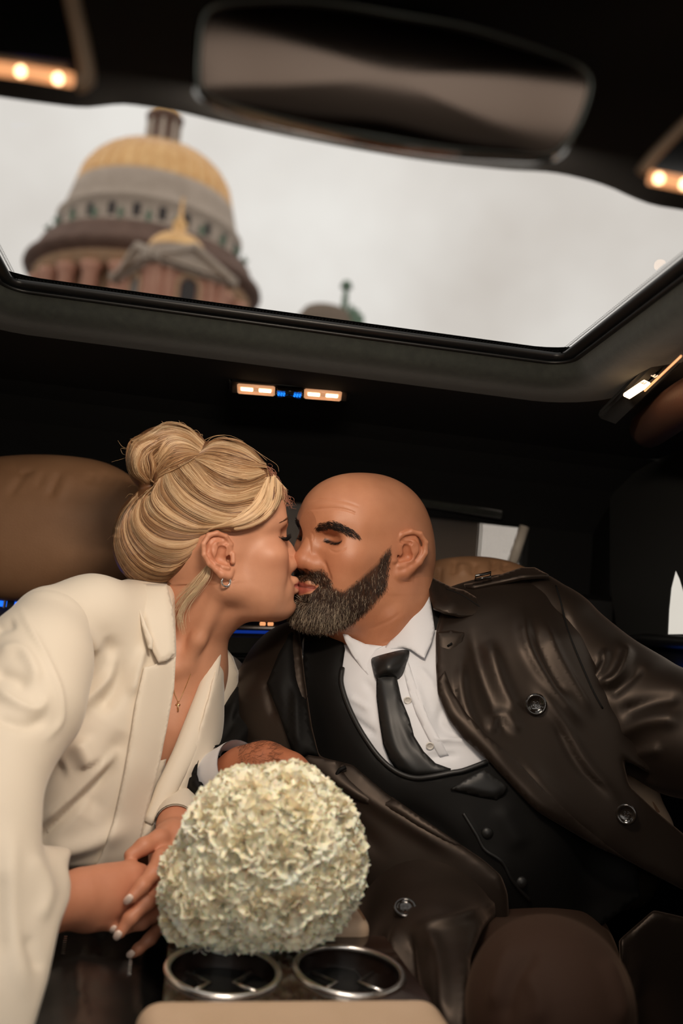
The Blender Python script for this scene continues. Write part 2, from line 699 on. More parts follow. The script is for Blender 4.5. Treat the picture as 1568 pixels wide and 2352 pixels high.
def head_mesh(build, lo, hi, h, boxes):
    """one surface: coarse over all, and finer where the features are (boxes lo, hi, h);
    also returns shading normals for the vertices along the joins, nan elsewhere"""
    F = Field(lo, hi, h)
    build(F)
    v, f = F.mesh(2)
    keep = np.ones(len(f), bool)
    N = np.full((len(v), 3), np.nan)
    near = np.zeros(len(v), bool)
    V, Q, NN = [v], [], []
    n = len(v)
    for bl, bh, bs in boxes:
        bl, bh = np.asarray(bl), np.asarray(bh)
        m = 3 * h
        cen = v[f].mean(1)
        keep &= ~((cen > bl + m) & (cen < bh - m)).all(1)
        near |= ((v > bl - 3 * h).all(1) & (v < bh + 3 * h).all(1)) & ~((v > bl + 5 * h).all(1) & (v < bh - 5 * h).all(1))
        G = Field(bl, bh, bs)
        build(G)
        v0, f2 = G.mesh(0)
        v2 = relax(v0, f2, 2)
        cen = v2[f2].mean(1)
        f2 = f2[((cen > bl + m - .9 * h) & (cen < bh - m + .9 * h)).all(1)]
        nb = ~((v2 > bl + 5 * h).all(1) & (v2 < bh - 5 * h).all(1))
        n2 = np.full((len(v2), 3), np.nan)
        n2[nb] = field_normals(F, v2[nb])
        NN.append(n2)
        V.append(v2)
        Q.append(f2 + n)
        n += len(v2)
    N[near] = field_normals(F, v[near])
    Q.insert(0, f[keep])
    return np.concatenate(V), np.concatenate(Q), np.concatenate([N] + NN)


def pr(px, d):
    """a radius given in pixels at depth d, in metres"""
    return px * d / FPX


def cone(F, rows, k=0.0, mode='u', k0=None):
    """blend a tapering limb through (px, py, depth, radius in metres) rows"""
    pts = [P(*q[:3]) for q in rows]
    return F.chain(pts, [q[3] for q in rows], k, mode, k0)


def prism(poly, d0, d1, grow=0.0):
    """the wedge of space inside an outline (pixels) between two depths"""
    poly = np.asarray(poly, float)
    cl = np.concatenate([poly, poly[:1]])
    c8 = np.array([P(x, y, d) for x, y in poly for d in (d0, d1)])

    def fn(x, y, z):
        X, Y, Z = np.broadcast_arrays(x - CAM[0], y - CAM[1], z - CAM[2])
        d = X * CF[0] + Y * CF[1] + Z * CF[2]
        dd = np.maximum(d, 0.05)
        px = 784 + FPX * (X * CR[0] + Y * CR[1] + Z * CR[2]) / dd
        py = 1176 - FPX * (X * CU[0] + Y * CU[1] + Z * CU[2]) / dd
        q, _ = dist_line(px, py, cl)
        s = np.where(inside_poly(px, py, poly), -q, q) * dd / FPX
        return np.maximum(np.maximum(s, d0 - d), d - d1) - grow
    return fn, c8.min(0), c8.max(0)


def fold_back(v, f, mask_fn):
    """the part of a mesh whose faces fulfil mask_fn(px, py)"""
    x, y, _ = proj(v)
    m = mask_fn(x, y)
    return m
# ------------------------------------------------------------------ the car: roof, sunroof, walls, windows
def PZ(px, py, z):
    u = CF + (px - 784) / FPX * CR + (1176 - py) / FPX * CU
    return CAM + (z - CAM[2]) / u[2] * u


def PX(px, py, x):
    u = CF + (px - 784) / FPX * CR + (1176 - py) / FPX * CU
    return CAM + (x - CAM[0]) / u[0] * u


def PY(px, py, y):
    u = CF + (px - 784) / FPX * CR + (1176 - py) / FPX * CU
    return CAM + (y - CAM[1]) / u[1] * u


def frame_of(nrm, right):
    n = np.asarray(nrm, float) / np.linalg.norm(nrm)
    r = np.asarray(right, float) - (np.asarray(right) @ n) * n
    r /= np.linalg.norm(r)
    return np.stack([r, np.cross(n, r), n], 1)


def struct(name, v, f, m, smooth=False, parent=None):
    o = mesh(name, v, f, m, parent, smooth)
    if parent is None:
        o['kind'] = 'structure'
    return o


M_suede = mat('black_suede', srgb(41, 44, 38), 0.95, noise=(90, srgb(29, 31, 27), 0.25), bump=(900, 0.35, 0.0008), sheen=0.3)
M_liner = mat('black_headliner', (0.0006, 0.0006, 0.00055), 0.96, bump=(900, 0.2, 0.0006))
M_rubber = mat('black_rubber', (0.006, 0.006, 0.006), 0.45)
M_black = mat('black_plastic', (0.003, 0.003, 0.0028), 0.5, bump=(700, 0.08, 0.0004))
M_gloss = mat('gloss_black', (0.004, 0.004, 0.004), 0.12, coat=0.4)
M_walnut = mat('dark_walnut', srgb(46, 24, 14), 0.16, noise=(9, srgb(16, 8, 5), 0.25), coat=0.7)
M_leath = mat('beige_leather', srgb(206, 178, 152), 0.52, noise=(18, srgb(192, 164, 136), 0.3), bump=(420, 0.22, 0.0008))
M_leath_b = mat('tan_leather', srgb(156, 116, 84), 0.62, noise=(14, srgb(136, 98, 68), 0.3), bump=(320, 0.25, 0.001))
M_chrome = mat('satin_chrome', (0.78, 0.75, 0.72), 0.22, metal=1.0)
M_warm = mat('warm_lamp_lens', (0.9, 0.7, 0.5), 0.3, emit=((1.0, 0.62, 0.32), 6.5))
M_warm2 = mat('warm_lamp_glow', (0.8, 0.5, 0.3), 0.3, emit=((1.0, 0.42, 0.17), .9))
M_blue = mat('blue_ambient_strip', (0.02, 0.08, 0.4), 0.3, emit=((0.01, 0.14, 0.9), 1.6))
M_blued = mat('blue_digits', (0.02, 0.08, 0.4), 0.3, emit=((0.01, 0.22, 1.0), 2.2))


def glass_mat(name, tint):
    m = bpy.data.materials.new(name)
    m.use_nodes = True
    nt = m.node_tree
    nt.nodes.clear()
    o = nt.nodes.new('ShaderNodeOutputMaterial')
    t = nt.nodes.new('ShaderNodeBsdfTransparent')
    t.inputs['Color'].default_value = (*tint, 1)
    g = nt.nodes.new('ShaderNodeBsdfGlossy')
    g.inputs['Roughness'].default_value = 0.02
    fr = nt.nodes.new('ShaderNodeFresnel')
    fr.inputs['IOR'].default_value = 1.06
    mx = nt.nodes.new('ShaderNodeMixShader')
    ge = nt.nodes.new('ShaderNodeNewGeometry')
    sb = nt.nodes.new('ShaderNodeMath')           # only the near face of a pane mirrors
    sb.operation = 'SUBTRACT'
    sb.inputs[0].default_value = 1.0
    nt.links.new(ge.outputs['Backfacing'], sb.inputs[1])
    ml = nt.nodes.new('ShaderNodeMath')
    ml.operation = 'MULTIPLY'
    nt.links.new(fr.outputs['Fac'], ml.inputs[0])
    nt.links.new(sb.outputs[0], ml.inputs[1])
    nt.links.new(ml.outputs[0], mx.inputs['Fac'])
    nt.links.new(t.outputs['BSDF'], mx.inputs[1])
    nt.links.new(g.outputs['BSDF'], mx.inputs[2])
    nt.links.new(mx.outputs['Shader'], o.inputs['Surface'])
    return m


M_glass = glass_mat('tinted_glass', (0.648, 0.654, 0.659))       # each pane has two faces: the tint counts twice
M_side = glass_mat('privacy_glass', (0.60, 0.595, 0.58))

XL, XR, YB, ZR = -0.64, 0.79, 2.15, 1.405     # cabin walls, back of the cabin, headliner


def round_loop(x0, x1, y0, y1, r, n=10):
    q = []
    for cx, cy, a0 in ((x1 - r, y1 - r, 0), (x0 + r, y1 - r, 90), (x0 + r, y0 + r, 180), (x1 - r, y0 + r, 270)):
        for a in np.radians(np.linspace(a0, a0 + 90, n)):
            q.append((cx + r * math.cos(a), cy + r * math.sin(a)))
    return np.array(q)


def loop_bands(loops):
    """faces between nested loops of equal length, (v, f)"""
    n = len(loops[0])
    v = np.concatenate(loops)
    f = []
    for i in range(len(loops) - 1):
        for k in range(n):
            l = (k + 1) % n
            f.append((i * n + k, i * n + l, (i + 1) * n + l, (i + 1) * n + k))
    return v, f


def car_shell():
    # the opening: its rear edge bows a little, its front edge is the wavy rim of the overhead panel
    X0, X1, Y0, Y1 = -0.308, 0.458, 0.40, 1.318

    def ring(off, z, r, bow=0.0):
        q = round_loop(X0 - off, X1 + off, Y0 - off, Y1 + off, r)
        b = np.clip((q[:, 1] - 1.2) / .1, 0, 1) * (((q[:, 0] - .075) / .38) ** 2 * .016 - .004)
        return np.stack([q[:, 0], q[:, 1] + b, np.full(len(q), z)], 1)
    suede = [ring(.016, 1.440, .045), ring(.020, 1.432, .055), ring(.022, 1.424, .060), ring(.027, 1.417, .065), ring(.036, 1.411, .075), ring(.050, 1.407, .09), ring(.075, 1.4055, .11), ring(.10, ZR, .13)]
    v, f = loop_bands(suede)
    o = struct('trim_1', v, [q[::-1] for q in f], M_suede, True)
    v, f = loop_bands([ring(.10, ZR, .13), ring(.22, ZR, .15)])
    # the flat liner round it out to the walls, then down to the rear window
    out = np.array([(XL if p[0] < .075 else XR, p[1], ZR) for p in ring(.22, ZR, .15)])
    q = ring(.10, ZR, .13)
    n = len(q)
    ext = q.copy()
    cx, cy = .075, .86
    for i in range(n):
        d = q[i, :2] - (cx, cy)
        t = min(((XR if d[0] > 0 else XL) - cx) / d[0] if abs(d[0]) > 1e-6 else 9, ((1.72 if d[1] > 0 else .12) - cy) / d[1] if abs(d[1]) > 1e-6 else 9)
        ext[i, :2] = (cx + d[0] * t, cy + d[1] * t)
    # corners of the liner
    v, f = loop_bands([q, ext])
    c = [np.array([XR, 1.72, ZR]), np.array([XL, 1.72, ZR]), np.array([XL, .12, ZR]), np.array([XR, .12, ZR])]
    v2, f2 = box(((XL + XR) / 2, .92, ZR + .065), ((XR - XL) / 2 + .03, .0, .0)) if False else (None, None)
    up = [(.0, .0)]
    rows = [(1.715, ZR), (1.80, 1.398), (1.90, 1.372), (1.97, 1.335), (2.02, 1.30)]
    vv = [(x, y, z) for y, z in rows for x in (XL - .02, XR + .02)]
    ff = [(2 * i, 2 * i + 1, 2 * i + 3, 2 * i + 2) for i in range(len(rows) - 1)]
    fill = [(XL - .02, .10, ZR + .012), (XR + .02, .10, ZR + .012), (XR + .02, 1.74, ZR + .012), (XL - .02, 1.74, ZR + .012)]
    hole = ring(.06, ZR + .012, .10)
    n = len(hole)
    fv = np.array(fill + hole.tolist())
    cdt = delaunay_2d_cdt([Vector(p[:2]) for p in fv], [(0, 1), (1, 2), (2, 3), (3, 0)] + [(4 + i, 4 + (i + 1) % n) for i in range(n)], [], 0, 1e-6)
    tri = []
    pts = np.array([tuple(p) for p in cdt[0]])
    for t in cdt[2]:
        m = pts[list(t)].mean(0)
        if not inside_poly(m[:1], m[1:], hole[:, :2])[0] and XL - .03 < m[0] < XR + .03 and .09 < m[1] < 1.75:
            tri.append(tuple(t))
    top = np.concatenate([pts, np.full((len(pts), 1), ZR + .012)], 1)
    roof = join((v, [q[::-1] for q in f]), (np.array(vv), ff), (top, tri), (top + (0, 0, .06), [t[::-1] for t in tri]))
    struct('ceiling', *roof, M_liner)
    # glass and its dotted border
    w1 = thing('window_1', None, None, (.075, .86, 1.452), kind='structure')
    v, f = box((.075, .86, 1.455), (.46, .53, .002))
    mesh('sunroof_glass', v, f, M_glass, w1, False)
    v, f = loop_bands([ring(.016, 1.4445, .03), ring(.003, 1.4440, .02), ring(-.001, 1.4475, .015), ring(.0, 1.452, .012), ring(.05, 1.452, .02)])
    mesh('seal', v, [q[::-1] for q in f], M_rubber, w1)
    v, f = loop_bands([ring(.012, 1.4420, .035), ring(.009, 1.4395, .035), ring(.013, 1.4375, .04), ring(.02, 1.4390, .045)])
    mesh('guide_rail', v, [q[::-1] for q in f], M_black, w1)
    # ceramic dots along the visible edge of the glass, two rows
    q = ring(-.0045, 1.4525, .012)
    dots = []
    for off, r_, st in ((-.0030, .0016, .0046), (-.0062, .0011, .0046)):
        L = resample(ring(off, 1.4522, .012), 700, closed=True)
        s = np.concatenate([[0], np.cumsum(np.linalg.norm(np.diff(L, axis=0), axis=1))])
        for i, t in enumerate(np.arange(0, s[-1], st)):
            p = [np.interp(t, s, L[:, j]) for j in range(3)]
            if p[1] > .80:
                a = np.linspace(0, 2 * np.pi, 7)[:-1]
                dots.append((np.stack([p[0] + r_ * np.cos(a), p[1] + r_ * np.sin(a), np.full(6, p[2])], 1), [tuple(range(6))[::-1]]))
    tag(mesh('frit_dots', *join(*dots), M_rubber, w1, False), kind='stuff')

    # overhead panel in front of the opening, with the wavy rim
    rim = [(-260, 150), (-120, 172), (0, 192), (100, 206), (190, 216), (240, 212), (285, 207), (350, 214), (430, 228), (500, 246), (700, 290), (950, 335), (1150, 358), (1260, 364), (1340, 380), (1400, 400), (1450, 424), (1500, 443), (1568, 455), (1700, 478), (1900, 510)]
    e = np.array([PZ(x, y, 1.418) for x, y in resample(rim, 80)])
    rows = []
    for dy, z in ((0, 1.424), (0, 1.418), (-.004, 1.411), (-.014, 1.406), (-.05, 1.402), (-.12, 1.400), (-.45, 1.398), (-.60, 1.405)):
        r = e.copy()
        r[:, 1] = e[:, 1] * max(0, 1 + dy / .25) + (.76 + dy) * min(1, -dy / .25)
        r[:, 2] = z
        rows.append(r)
    top = rows[-1].copy()
    top[:, 2] = 1.46
    back = e.copy()
    back[:, 2] = 1.46
    v = np.concatenate([back] + rows + [top])
    n = 80
    f = [(i * n + k, i * n + k + 1, (i + 1) * n + k + 1, (i + 1) * n + k) for i in range(len(rows) + 1) for k in range(n - 1)]
    struct('trim_2', v, f, M_liner, True)

    # walls with their windows
    def wall(name, x, s, wins):
        ys = sorted({-1.05, YB} | {w[0] for w in wins} | {w[1] for w in wins})
        zs = [-.02, 1.085, 1.34, ZR + .06]
        parts = []
        for i in range(len(ys) - 1):
            for j in range(3):
                if j == 1 and any(w[0] <= (ys[i] + ys[i + 1]) / 2 <= w[1] for w in wins):
                    continue
                parts.append(box((x + s * .012, (ys[i] + ys[i + 1]) / 2, (zs[j] + zs[j + 1]) / 2), (.012, (ys[i + 1] - ys[i]) / 2, (zs[j + 1] - zs[j]) / 2)))
        return struct(name, *join(*parts), M_black)
    wall('wall_left', XL, -1, [(-.85, .05), (.62, 1.50)])
    wall('wall_right', XR, 1, [(-.85, .05), (.62, 1.72)])
    v, f = box((.075, .55, -.03), (.80, 1.62, .03))
    struct('floor', v, f, M_black)
    for nm, x, y1 in (('window_3', XL - .012, 1.50), ('window_4', XR + .006, 1.72)):
        w = thing(nm, None, None, (x, 1.1, 1.16), kind='structure')
        v, f = box((x, (y1 + .62) / 2, 1.16), (.002, (y1 - .62) / 2, .18))
        mesh('pane', v, f, M_side, w, False)
    # slim quarter pillar and the sill of the right-hand window
    a = [PX(*p, XR - .008) for p in ((1530, 1462), (1533, 1400), (1538, 1350), (1549, 1306), (1560, 1330), (1572, 1370), (1600, 1420), (1700, 1000), (1560, 980), (1400, 1000), (1400, 1350), (1420, 1462))]
    pil = np.array(a)
    v = np.concatenate([pil, pil + (.003, 0, 0)])
    n = len(a)
    tri = [tuple(t) for t in delaunay_2d_cdt([Vector((p[1], p[2])) for p in pil], [(i, (i + 1) % n) for i in range(n)], [], 1, 1e-6)[2]]
    f = tri + [tuple(i + n for i in t[::-1]) for t in tri] + [(i, (i + 1) % n, n + (i + 1) % n, n + i) for i in range(n)]
    struct('trim_3', v, f, mat('pillar_cloth', srgb(22, 23, 21), 0.9))
    v, f = tube([PX(1420, 1478, XR - .01), PX(1480, 1470, XR - .012), PX(1600, 1478, XR - .012), PX(1750, 1500, XR - .012)], .012, 10)
    struct('trim_4', v, f, M_black, True)
    v, f = box((XR - .012, 1.2, .90), (.012, .5, .035), bev=.006)
    struct('trim_5', v, f, M_walnut)
    v, f = tube([PX(1500, 1534, XR - .03), PX(1568, 1562, XR - .03), PX(1700, 1612, XR - .03)], .005, 8)
    struct('trim_6', v, f, M_blue, True)

    # back wall with the rear window
    yb = 2.02
    wl, wr, wt, wb = PY(560, 1160, yb), PY(1214, 1207, yb), PY(900, 1180, yb)[2], PY(900, 1330, yb)[2]
    x0, x1 = -.36, PY(1214, 1240, yb)[0]
    wt = PY(1100, 1192, yb)[2]
    parts = [box(((XL + x0) / 2 - .02, yb + .03, .7), ((x0 - XL) / 2 + .02, .03, .75)), box(((x1 + XR) / 2 + .02, yb + .03, .7), ((XR - x1) / 2 + .02, .03, .75)),
             box(((x0 + x1) / 2, yb + .03, (wb - .06) / 2), ((x1 - x0) / 2, .03, (wb + .06) / 2)), box(((x0 + x1) / 2, yb + .03, (wt + 1.45) / 2), ((x1 - x0) / 2, .03, (1.45 - wt) / 2))]
    struct('wall_back', *join(*parts), M_liner)
    w2 = thing('window_2', None, None, ((x0 + x1) / 2, yb + .04, wb), kind='structure')
    v, f = box(((x0 + x1) / 2, yb + .055, (wt + wb) / 2), ((x1 - x0) / 2, .002, (wt - wb) / 2))
    mesh('rear_glass', v, f, glass_mat('rear_glass', (.74, .72, .70)), w2, False)
    a, b = PY(1204, 1210, yb - .005), PY(1176, 1296, yb - .005)
    d = (b - a)
    v, f = tube([a, b], .011, 10)
    mesh('pillar_edge', v, f, mat('grey_plastic', srgb(214, 204, 190), 0.5), w2)
    a, b = PY(960, 1152, yb - .03), PY(1150, 1183, yb - .03)
    v, f = tube([a, (a + b) / 2, b], .009, 10)
    struct('trim_7', v, f, M_suede, True)  # solid strip standing in for a faint reflection above the rear window
    # sunblind: a fine grid of threads behind the glass
    Bl = []
    xa, xb = x0, x1
    for i in range(90):
        z = wb + (wt - wb) * (i + .5) / 90
        Bl.append(box(((xa + xb) / 2, yb + .035, z), ((xb - xa) / 2, .0004, .00032)))
    for i in range(170):
        x = xa + (xb - xa) * (i + .5) / 170
        Bl.append(box((x, yb + .0362, (wt + wb) / 2), (.0006, .0004, (wt - wb) / 2)))
    bl = thing('sunblind', 'fine dark mesh roller blind pulled over the rear window', 'sunblind', ((x0 + x1) / 2, yb + .035, wb))
    tag(mesh('mesh_threads', *join(*Bl), M_rubber, bl, False), kind='stuff')
    v, f = tube([(x0, yb + .03, wb + .004), (x1, yb + .03, wb + .004)], .008, 10)
    mesh('roller', v, f, M_black, bl)
    v, f = box((.075, 1.98, wb - .03), (.72, .10, .03), bev=.01)
    struct('trim_8', v, f, M_black)


car_shell()


def rear_view_mirror():
    t = thing('rear_view_mirror', 'dark glossy rear-view mirror hanging from the overhead panel', 'mirror', P(890, 120, .57))
    # outline of the glass, in the mirror's own plane
    ol = resample([(468, 22), (520, 4), (640, -4), (760, 2), (900, 22), (1050, 50), (1160, 82), (1260, 118), (1335, 150), (1362, 180), (1360, 222), (1335, 290), (1300, 340), (1262, 361), (1180, 359), (1050, 350), (900, 330), (740, 300), (600, 266), (500, 236), (455, 212), (446, 180), (448, 110), (455, 50)], 120, closed=True)
    cen = P(900, 180, .60)
    nrm = -CF * .97 - CU * .10 + CR * .04
    R = frame_of(nrm, CR)
    pts = []
    for x, y in ol:
        u = CF + (x - 784) / FPX * CR + (1176 - y) / FPX * CU
        s = ((cen - CAM) @ R[:, 2]) / (u @ R[:, 2])
        pts.append((CAM + s * u - cen) @ R)
    q = np.array(pts)[:, :2]
    c = q.mean(0)

    def sc(k, z, g=0.0):
        d = q - c
        n_ = d / np.linalg.norm(d, axis=1)[:, None]
        p = c + d * k + n_ * g
        return np.concatenate([p, np.full((len(p), 1), z)], 1) @ R.T + cen
    n = len(q)
    # slightly bulged glass
    loops = [sc(1, 0, -.0040), sc(.85, .0012), sc(.6, .0026), sc(.3, .0036), sc(.05, .0040)]
    v, f = loop_bands(loops)
    f = f + [tuple(4 * n + k for k in range(n))]
    mg = mat('mirror_glass', (0.100, 0.076, 0.062), 0.14, metal=1.0)
    mesh('mirror_glass', v, f, mg, t)
    v, f = loop_bands([sc(1, 0, -.0042), sc(1, .0016, -.0032), sc(1, .0016, -.0012), sc(1, -.001, 0)])
    mesh('rim', v, f, mat('smoked_chrome', (0.16, 0.17, 0.155), 0.28, metal=1.0), t)
    v, f = loop_bands([sc(1, -.001, 0), sc(1, -.010, .002), sc(.97, -.024), sc(.85, -.038), sc(.5, -.046), sc(.1, -.048)])
    f = f + [tuple(5 * n + k for k in range(n))[::-1]]
    mesh('housing', v, f, M_gloss, t)
    a = cen - R[:, 2] * .04
    v, f = tube(resample([a, a - R[:, 2] * .03 + np.array([0, 0, .02]), np.array([a[0], a[1] + .05, 1.400])], 10), .011, 12)
    mesh('stalk', v, f, M_black, t)


def vanity(label, quad, light, bulbs, d, frames):
    """a flipped-down vanity mirror: dark glass in a frame with a lit strip; corners in pixels at depth d"""
    c = np.mean([P(x, y, d) for x, y in quad], 0)
    t = thing('vanity_mirror', label, 'mirror', c)
    q = np.array([P(x, y, d) for x, y in quad])
    n = -CF
    v = np.concatenate([q + n * .004, q - n * .006])
    k = len(q)
    f = [tuple(range(k)), tuple(range(k, 2 * k))[::-1]] + [(i, (i + 1) % k, k + (i + 1) % k, k + i) for i in range(k)]
    mesh('glass', v, f, M_gloss, t, False)
    for pts, r in frames:
        v, f = tube(resample([P(x, y, d - .004) for x, y in pts], 24), r, 10)
        mesh('frame', v, f, mat('beige_frame', srgb(176, 152, 128), 0.5), t)
    v, f = tube([P(x, y, d - .003) for x, y in light], .0042, 10)
    ls = mesh('light_strip', v, f, M_warm2, t)
    for x, y in bulbs:
        v, f = lathe([(0, .003), (.002, .0022), (.0028, 0), (.002, -.0022), (0, -.003)], 14)
        mesh('bulb', v + P(x, y, d - .006), f, M_warm, ls)
    return t


rear_view_mirror()
vanity('lit vanity mirror at the upper left corner of the overhead panel', [(-120, -90), (138, -90), (166, 150), (-120, 112)], [(-120, 142), (60, 166), (166, 184)], [(48, 164), (134, 181), (-60, 150)], .60,
       [([(150, -90), (168, 10), (186, 90), (200, 165), (197, 188), (176, 194)], .0052), ([(-120, 118), (20, 140), (150, 158)], .0022)])
vanity('lit vanity mirror at the upper right corner of the overhead panel', [(1620, 262), (1490, 388), (1494, 398), (1700, 430), (1740, 300)], [(1492, 407), (1568, 422), (1680, 442)], [(1512, 410), (1572, 423), (1640, 434)], .62,
       [([(1640, 222), (1568, 290), (1500, 360), (1472, 396)], .0036)])


def ceiling_lamp():
    c = PZ(665, 897, ZR - .004)
    a, b = PZ(545, 887, ZR - .004), PZ(786, 912, ZR - .004)
    t = thing('reading_lamp', 'slim lit reading lamp with blue digits on the black headliner', 'lamp', c)
    ax = (b - a) / np.linalg.norm(b - a)
    up = np.array([0, -.35, -.94])
    R = frame_of(up, ax)
    L = np.linalg.norm(b - a) / 2

    def rounded(hx, hy, hz, cx=0, cy=0, cz=0, bev=.003):
        v, f = box((cx, cy, cz), (hx, hy, hz), bev=bev)
        return v @ R.T + c, f
    mesh('housing', *rounded(L + .012, .020, .006, 0, 0, -.004, .005), M_black, t)
    for s in (-1, 1):
        x0 = s * L * .63
        lens = mesh('lens', *rounded(L * .355, .0125, .003, x0, 0, .0035, .0025), mat('amber_lens', srgb(150, 96, 60), 0.25, emit=((1, .5, .25), .55)), t)
        for k in (-.5, .5):
            v, f = box((x0 + k * L * .34, .004, .0068), (L * .115, .0042, .0012), bev=.001)
            mesh('bulb', v @ R.T + c, f, M_warm, lens)
    dp = mesh('display', *rounded(L * .255, .0105, .003, 0, -.001, .0045, .002), M_gloss, t)
    seg = []
    for x0 in (-L * .15, L * .15):
        for i, dgt in enumerate('222'):
            cx = x0 + (i - 1) * .0042
            for p, h in (((cx, .0035), (.0013, .0004)), ((cx, 0), (.0013, .0004)), ((cx, -.0035), (.0013, .0004)), ((cx + .0013, .0018), (.0004, .0014)), ((cx - .0013, -.0018), (.0004, .0014))):
                v, f = box((p[0], p[1] - .001, .0078), (h[0], h[1], .0003))
                seg.append((v @ R.T + c, f))
    mesh('digits', *join(*seg), M_blued, dp, False)


ceiling_lamp()


def added_key_lamp():
    """a key lamp added for light from above and in front, hidden behind the mirror"""
    c = np.array([.085, .67, 1.391])
    t = thing('added_key_lamp', 'added warm key lamp hidden in the overhead panel behind the rear-view mirror', 'lamp', c)
    n = np.array([0, .91, -.42])
    R = frame_of(n, (1, 0, 0))
    v, f = box((0, 0, -.006), (.115, .026, .012), bev=.006)
    mesh('housing', v @ R.T + c, f, M_black, t)
    v, f = box((0, 0, .006), (.105, .019, .003), bev=.002)
    mesh('lens', v @ R.T + c, f, mat('added_key_lens', (.9, .8, .7), .3, emit=((1, .76, .52), 4.0)), t)
    la = bpy.data.lights.new('added_key_light', 'AREA')  # added area light that brightens the couple from above and in front
    la.shape = 'RECTANGLE'
    la.size, la.size_y = .20, .036
    la.energy = 4.1
    la.color = (1.0, .84, .68)
    lo = bpy.data.objects.new('added_key_light', la)
    COL.objects.link(lo)
    lo.parent = t
    lo.matrix_parent_inverse = Matrix.Translation([-float(a) for a in c])
    lo.location = (c + n * .014).tolist()
    lo.rotation_euler = Vector(n).to_track_quat('-Z', 'Y').to_euler()


added_key_lamp()


def side_lamp():
    """the lit switch panel above the right-hand door"""
    x = 1.388
    o = PZ(1480, 885, x)
    t = thing('side_lamp', 'small lit lamp and switch strip over the door at right', 'lamp', o)
    a, b, e = PZ(1440, 905, x), PZ(1484, 884, x), PZ(1560, 832, x)
    n = np.array([-.25, -.15, -.95])
    n /= np.linalg.norm(n)

    def bar(p, q, w, h, m, name, off=0.0):
        R = frame_of(n, q - p)
        v, f = box((0, 0, 0), (np.linalg.norm(q - p) / 2, w, h), bev=min(w, h) * .5)
        return mesh(name, v @ R.T + (p + q) / 2 + n * off, f, m, t)
    bar(PZ(1400, 948, x), PZ(1600, 812, x), .016, .008, M_liner, 'housing', -.018)
    bar(a, b, .0058, .003, M_warm, 'lens')
    bar(b, e, .0012, .0016, M_warm2, 'light_line')
    bar(PZ(1397, 957, x), PZ(1415, 938, x), .0015, .0015, M_warm2, 'light_line')
    for px, py in ((1478, 877), (1503, 861)):
        p = PZ(px, py, x) + n * .001
        R = frame_of(n, b - a)
        v, f = join(box((-.003, 0, 0), (.0007, .003, .0005)), box((0, -.0026, 0), (.0032, .0007, .0005)), box((0, .0006, 0), (.0026, .0006, .0005)))
        mesh('symbol', v @ R.T + p, f, mat('symbol_white', (.6, .5, .4), .4, emit=((1, .8, .6), .35)), t, False)
    # the padded rail it lights
    q = [PZ(1490, 985, 1.392), PZ(1530, 955, 1.378), PZ(1580, 920, 1.376), PZ(1720, 850, 1.380)]
    v, f = tube(resample(q, 20), .030, 18)
    struct('trim_9', v, f, mat('brown_rail_leather', srgb(64, 38, 25), .6, bump=(300, .3, .001)), True)
    la = bpy.data.lights.new('side_lamp_light', 'POINT')
    la.energy = .05
    la.color = (1.0, .60, .34)
    la.shadow_soft_size = .008
    lo = bpy.data.objects.new('side_lamp_light', la)
    COL.objects.link(lo)
    lo.parent = t
    lo.matrix_parent_inverse = Matrix.Translation([-float(k) for k in o])
    lo.location = (PZ(1500, 905, 1.366)).tolist()


side_lamp()


# ------------------------------------------------------------------ seats, cushions, console
def soft(name, F, m, parent, folds=(), smooth=3):
    v, f = F.mesh(smooth)
    if folds:
        v = wrinkle(v, f, folds)
    return mesh(name, v, f, m, parent)


def cushion(label, rows, folds, group):
    c = P(*rows['c'])
    t = thing('headrest_cushion', label, 'cushion', c - np.array([0, 0, .1]), group)
    w, h, d = rows['half']
    R = frame_of(-CF * .96 + np.array([0, 0, .16]), CR)
    F = Field(c - .40, c + .40, .005)
    for sx in (-1, 1):
        F.add(ell(c + R @ np.array([sx * w * .45, 0, 0]), (w * .62, h, d), R), .08)
    F.add(ell(c, (w * .8, h * 1.02, d * 1.05), R), .08)
    soft('pad', F, M_leath_b, t, folds)
    F2 = R @ np.array([0, 1, 0])
    p = [c + R @ np.array([math.cos(a) * w * 1.02, math.sin(a) * h * .99, -d * .12]) for a in np.linspace(0, 2 * np.pi, 60, endpoint=False)]
    v, f = tube(p, .0035, 6, closed=True)
    mesh('piping', v, f, M_leath_b, t)
    return t


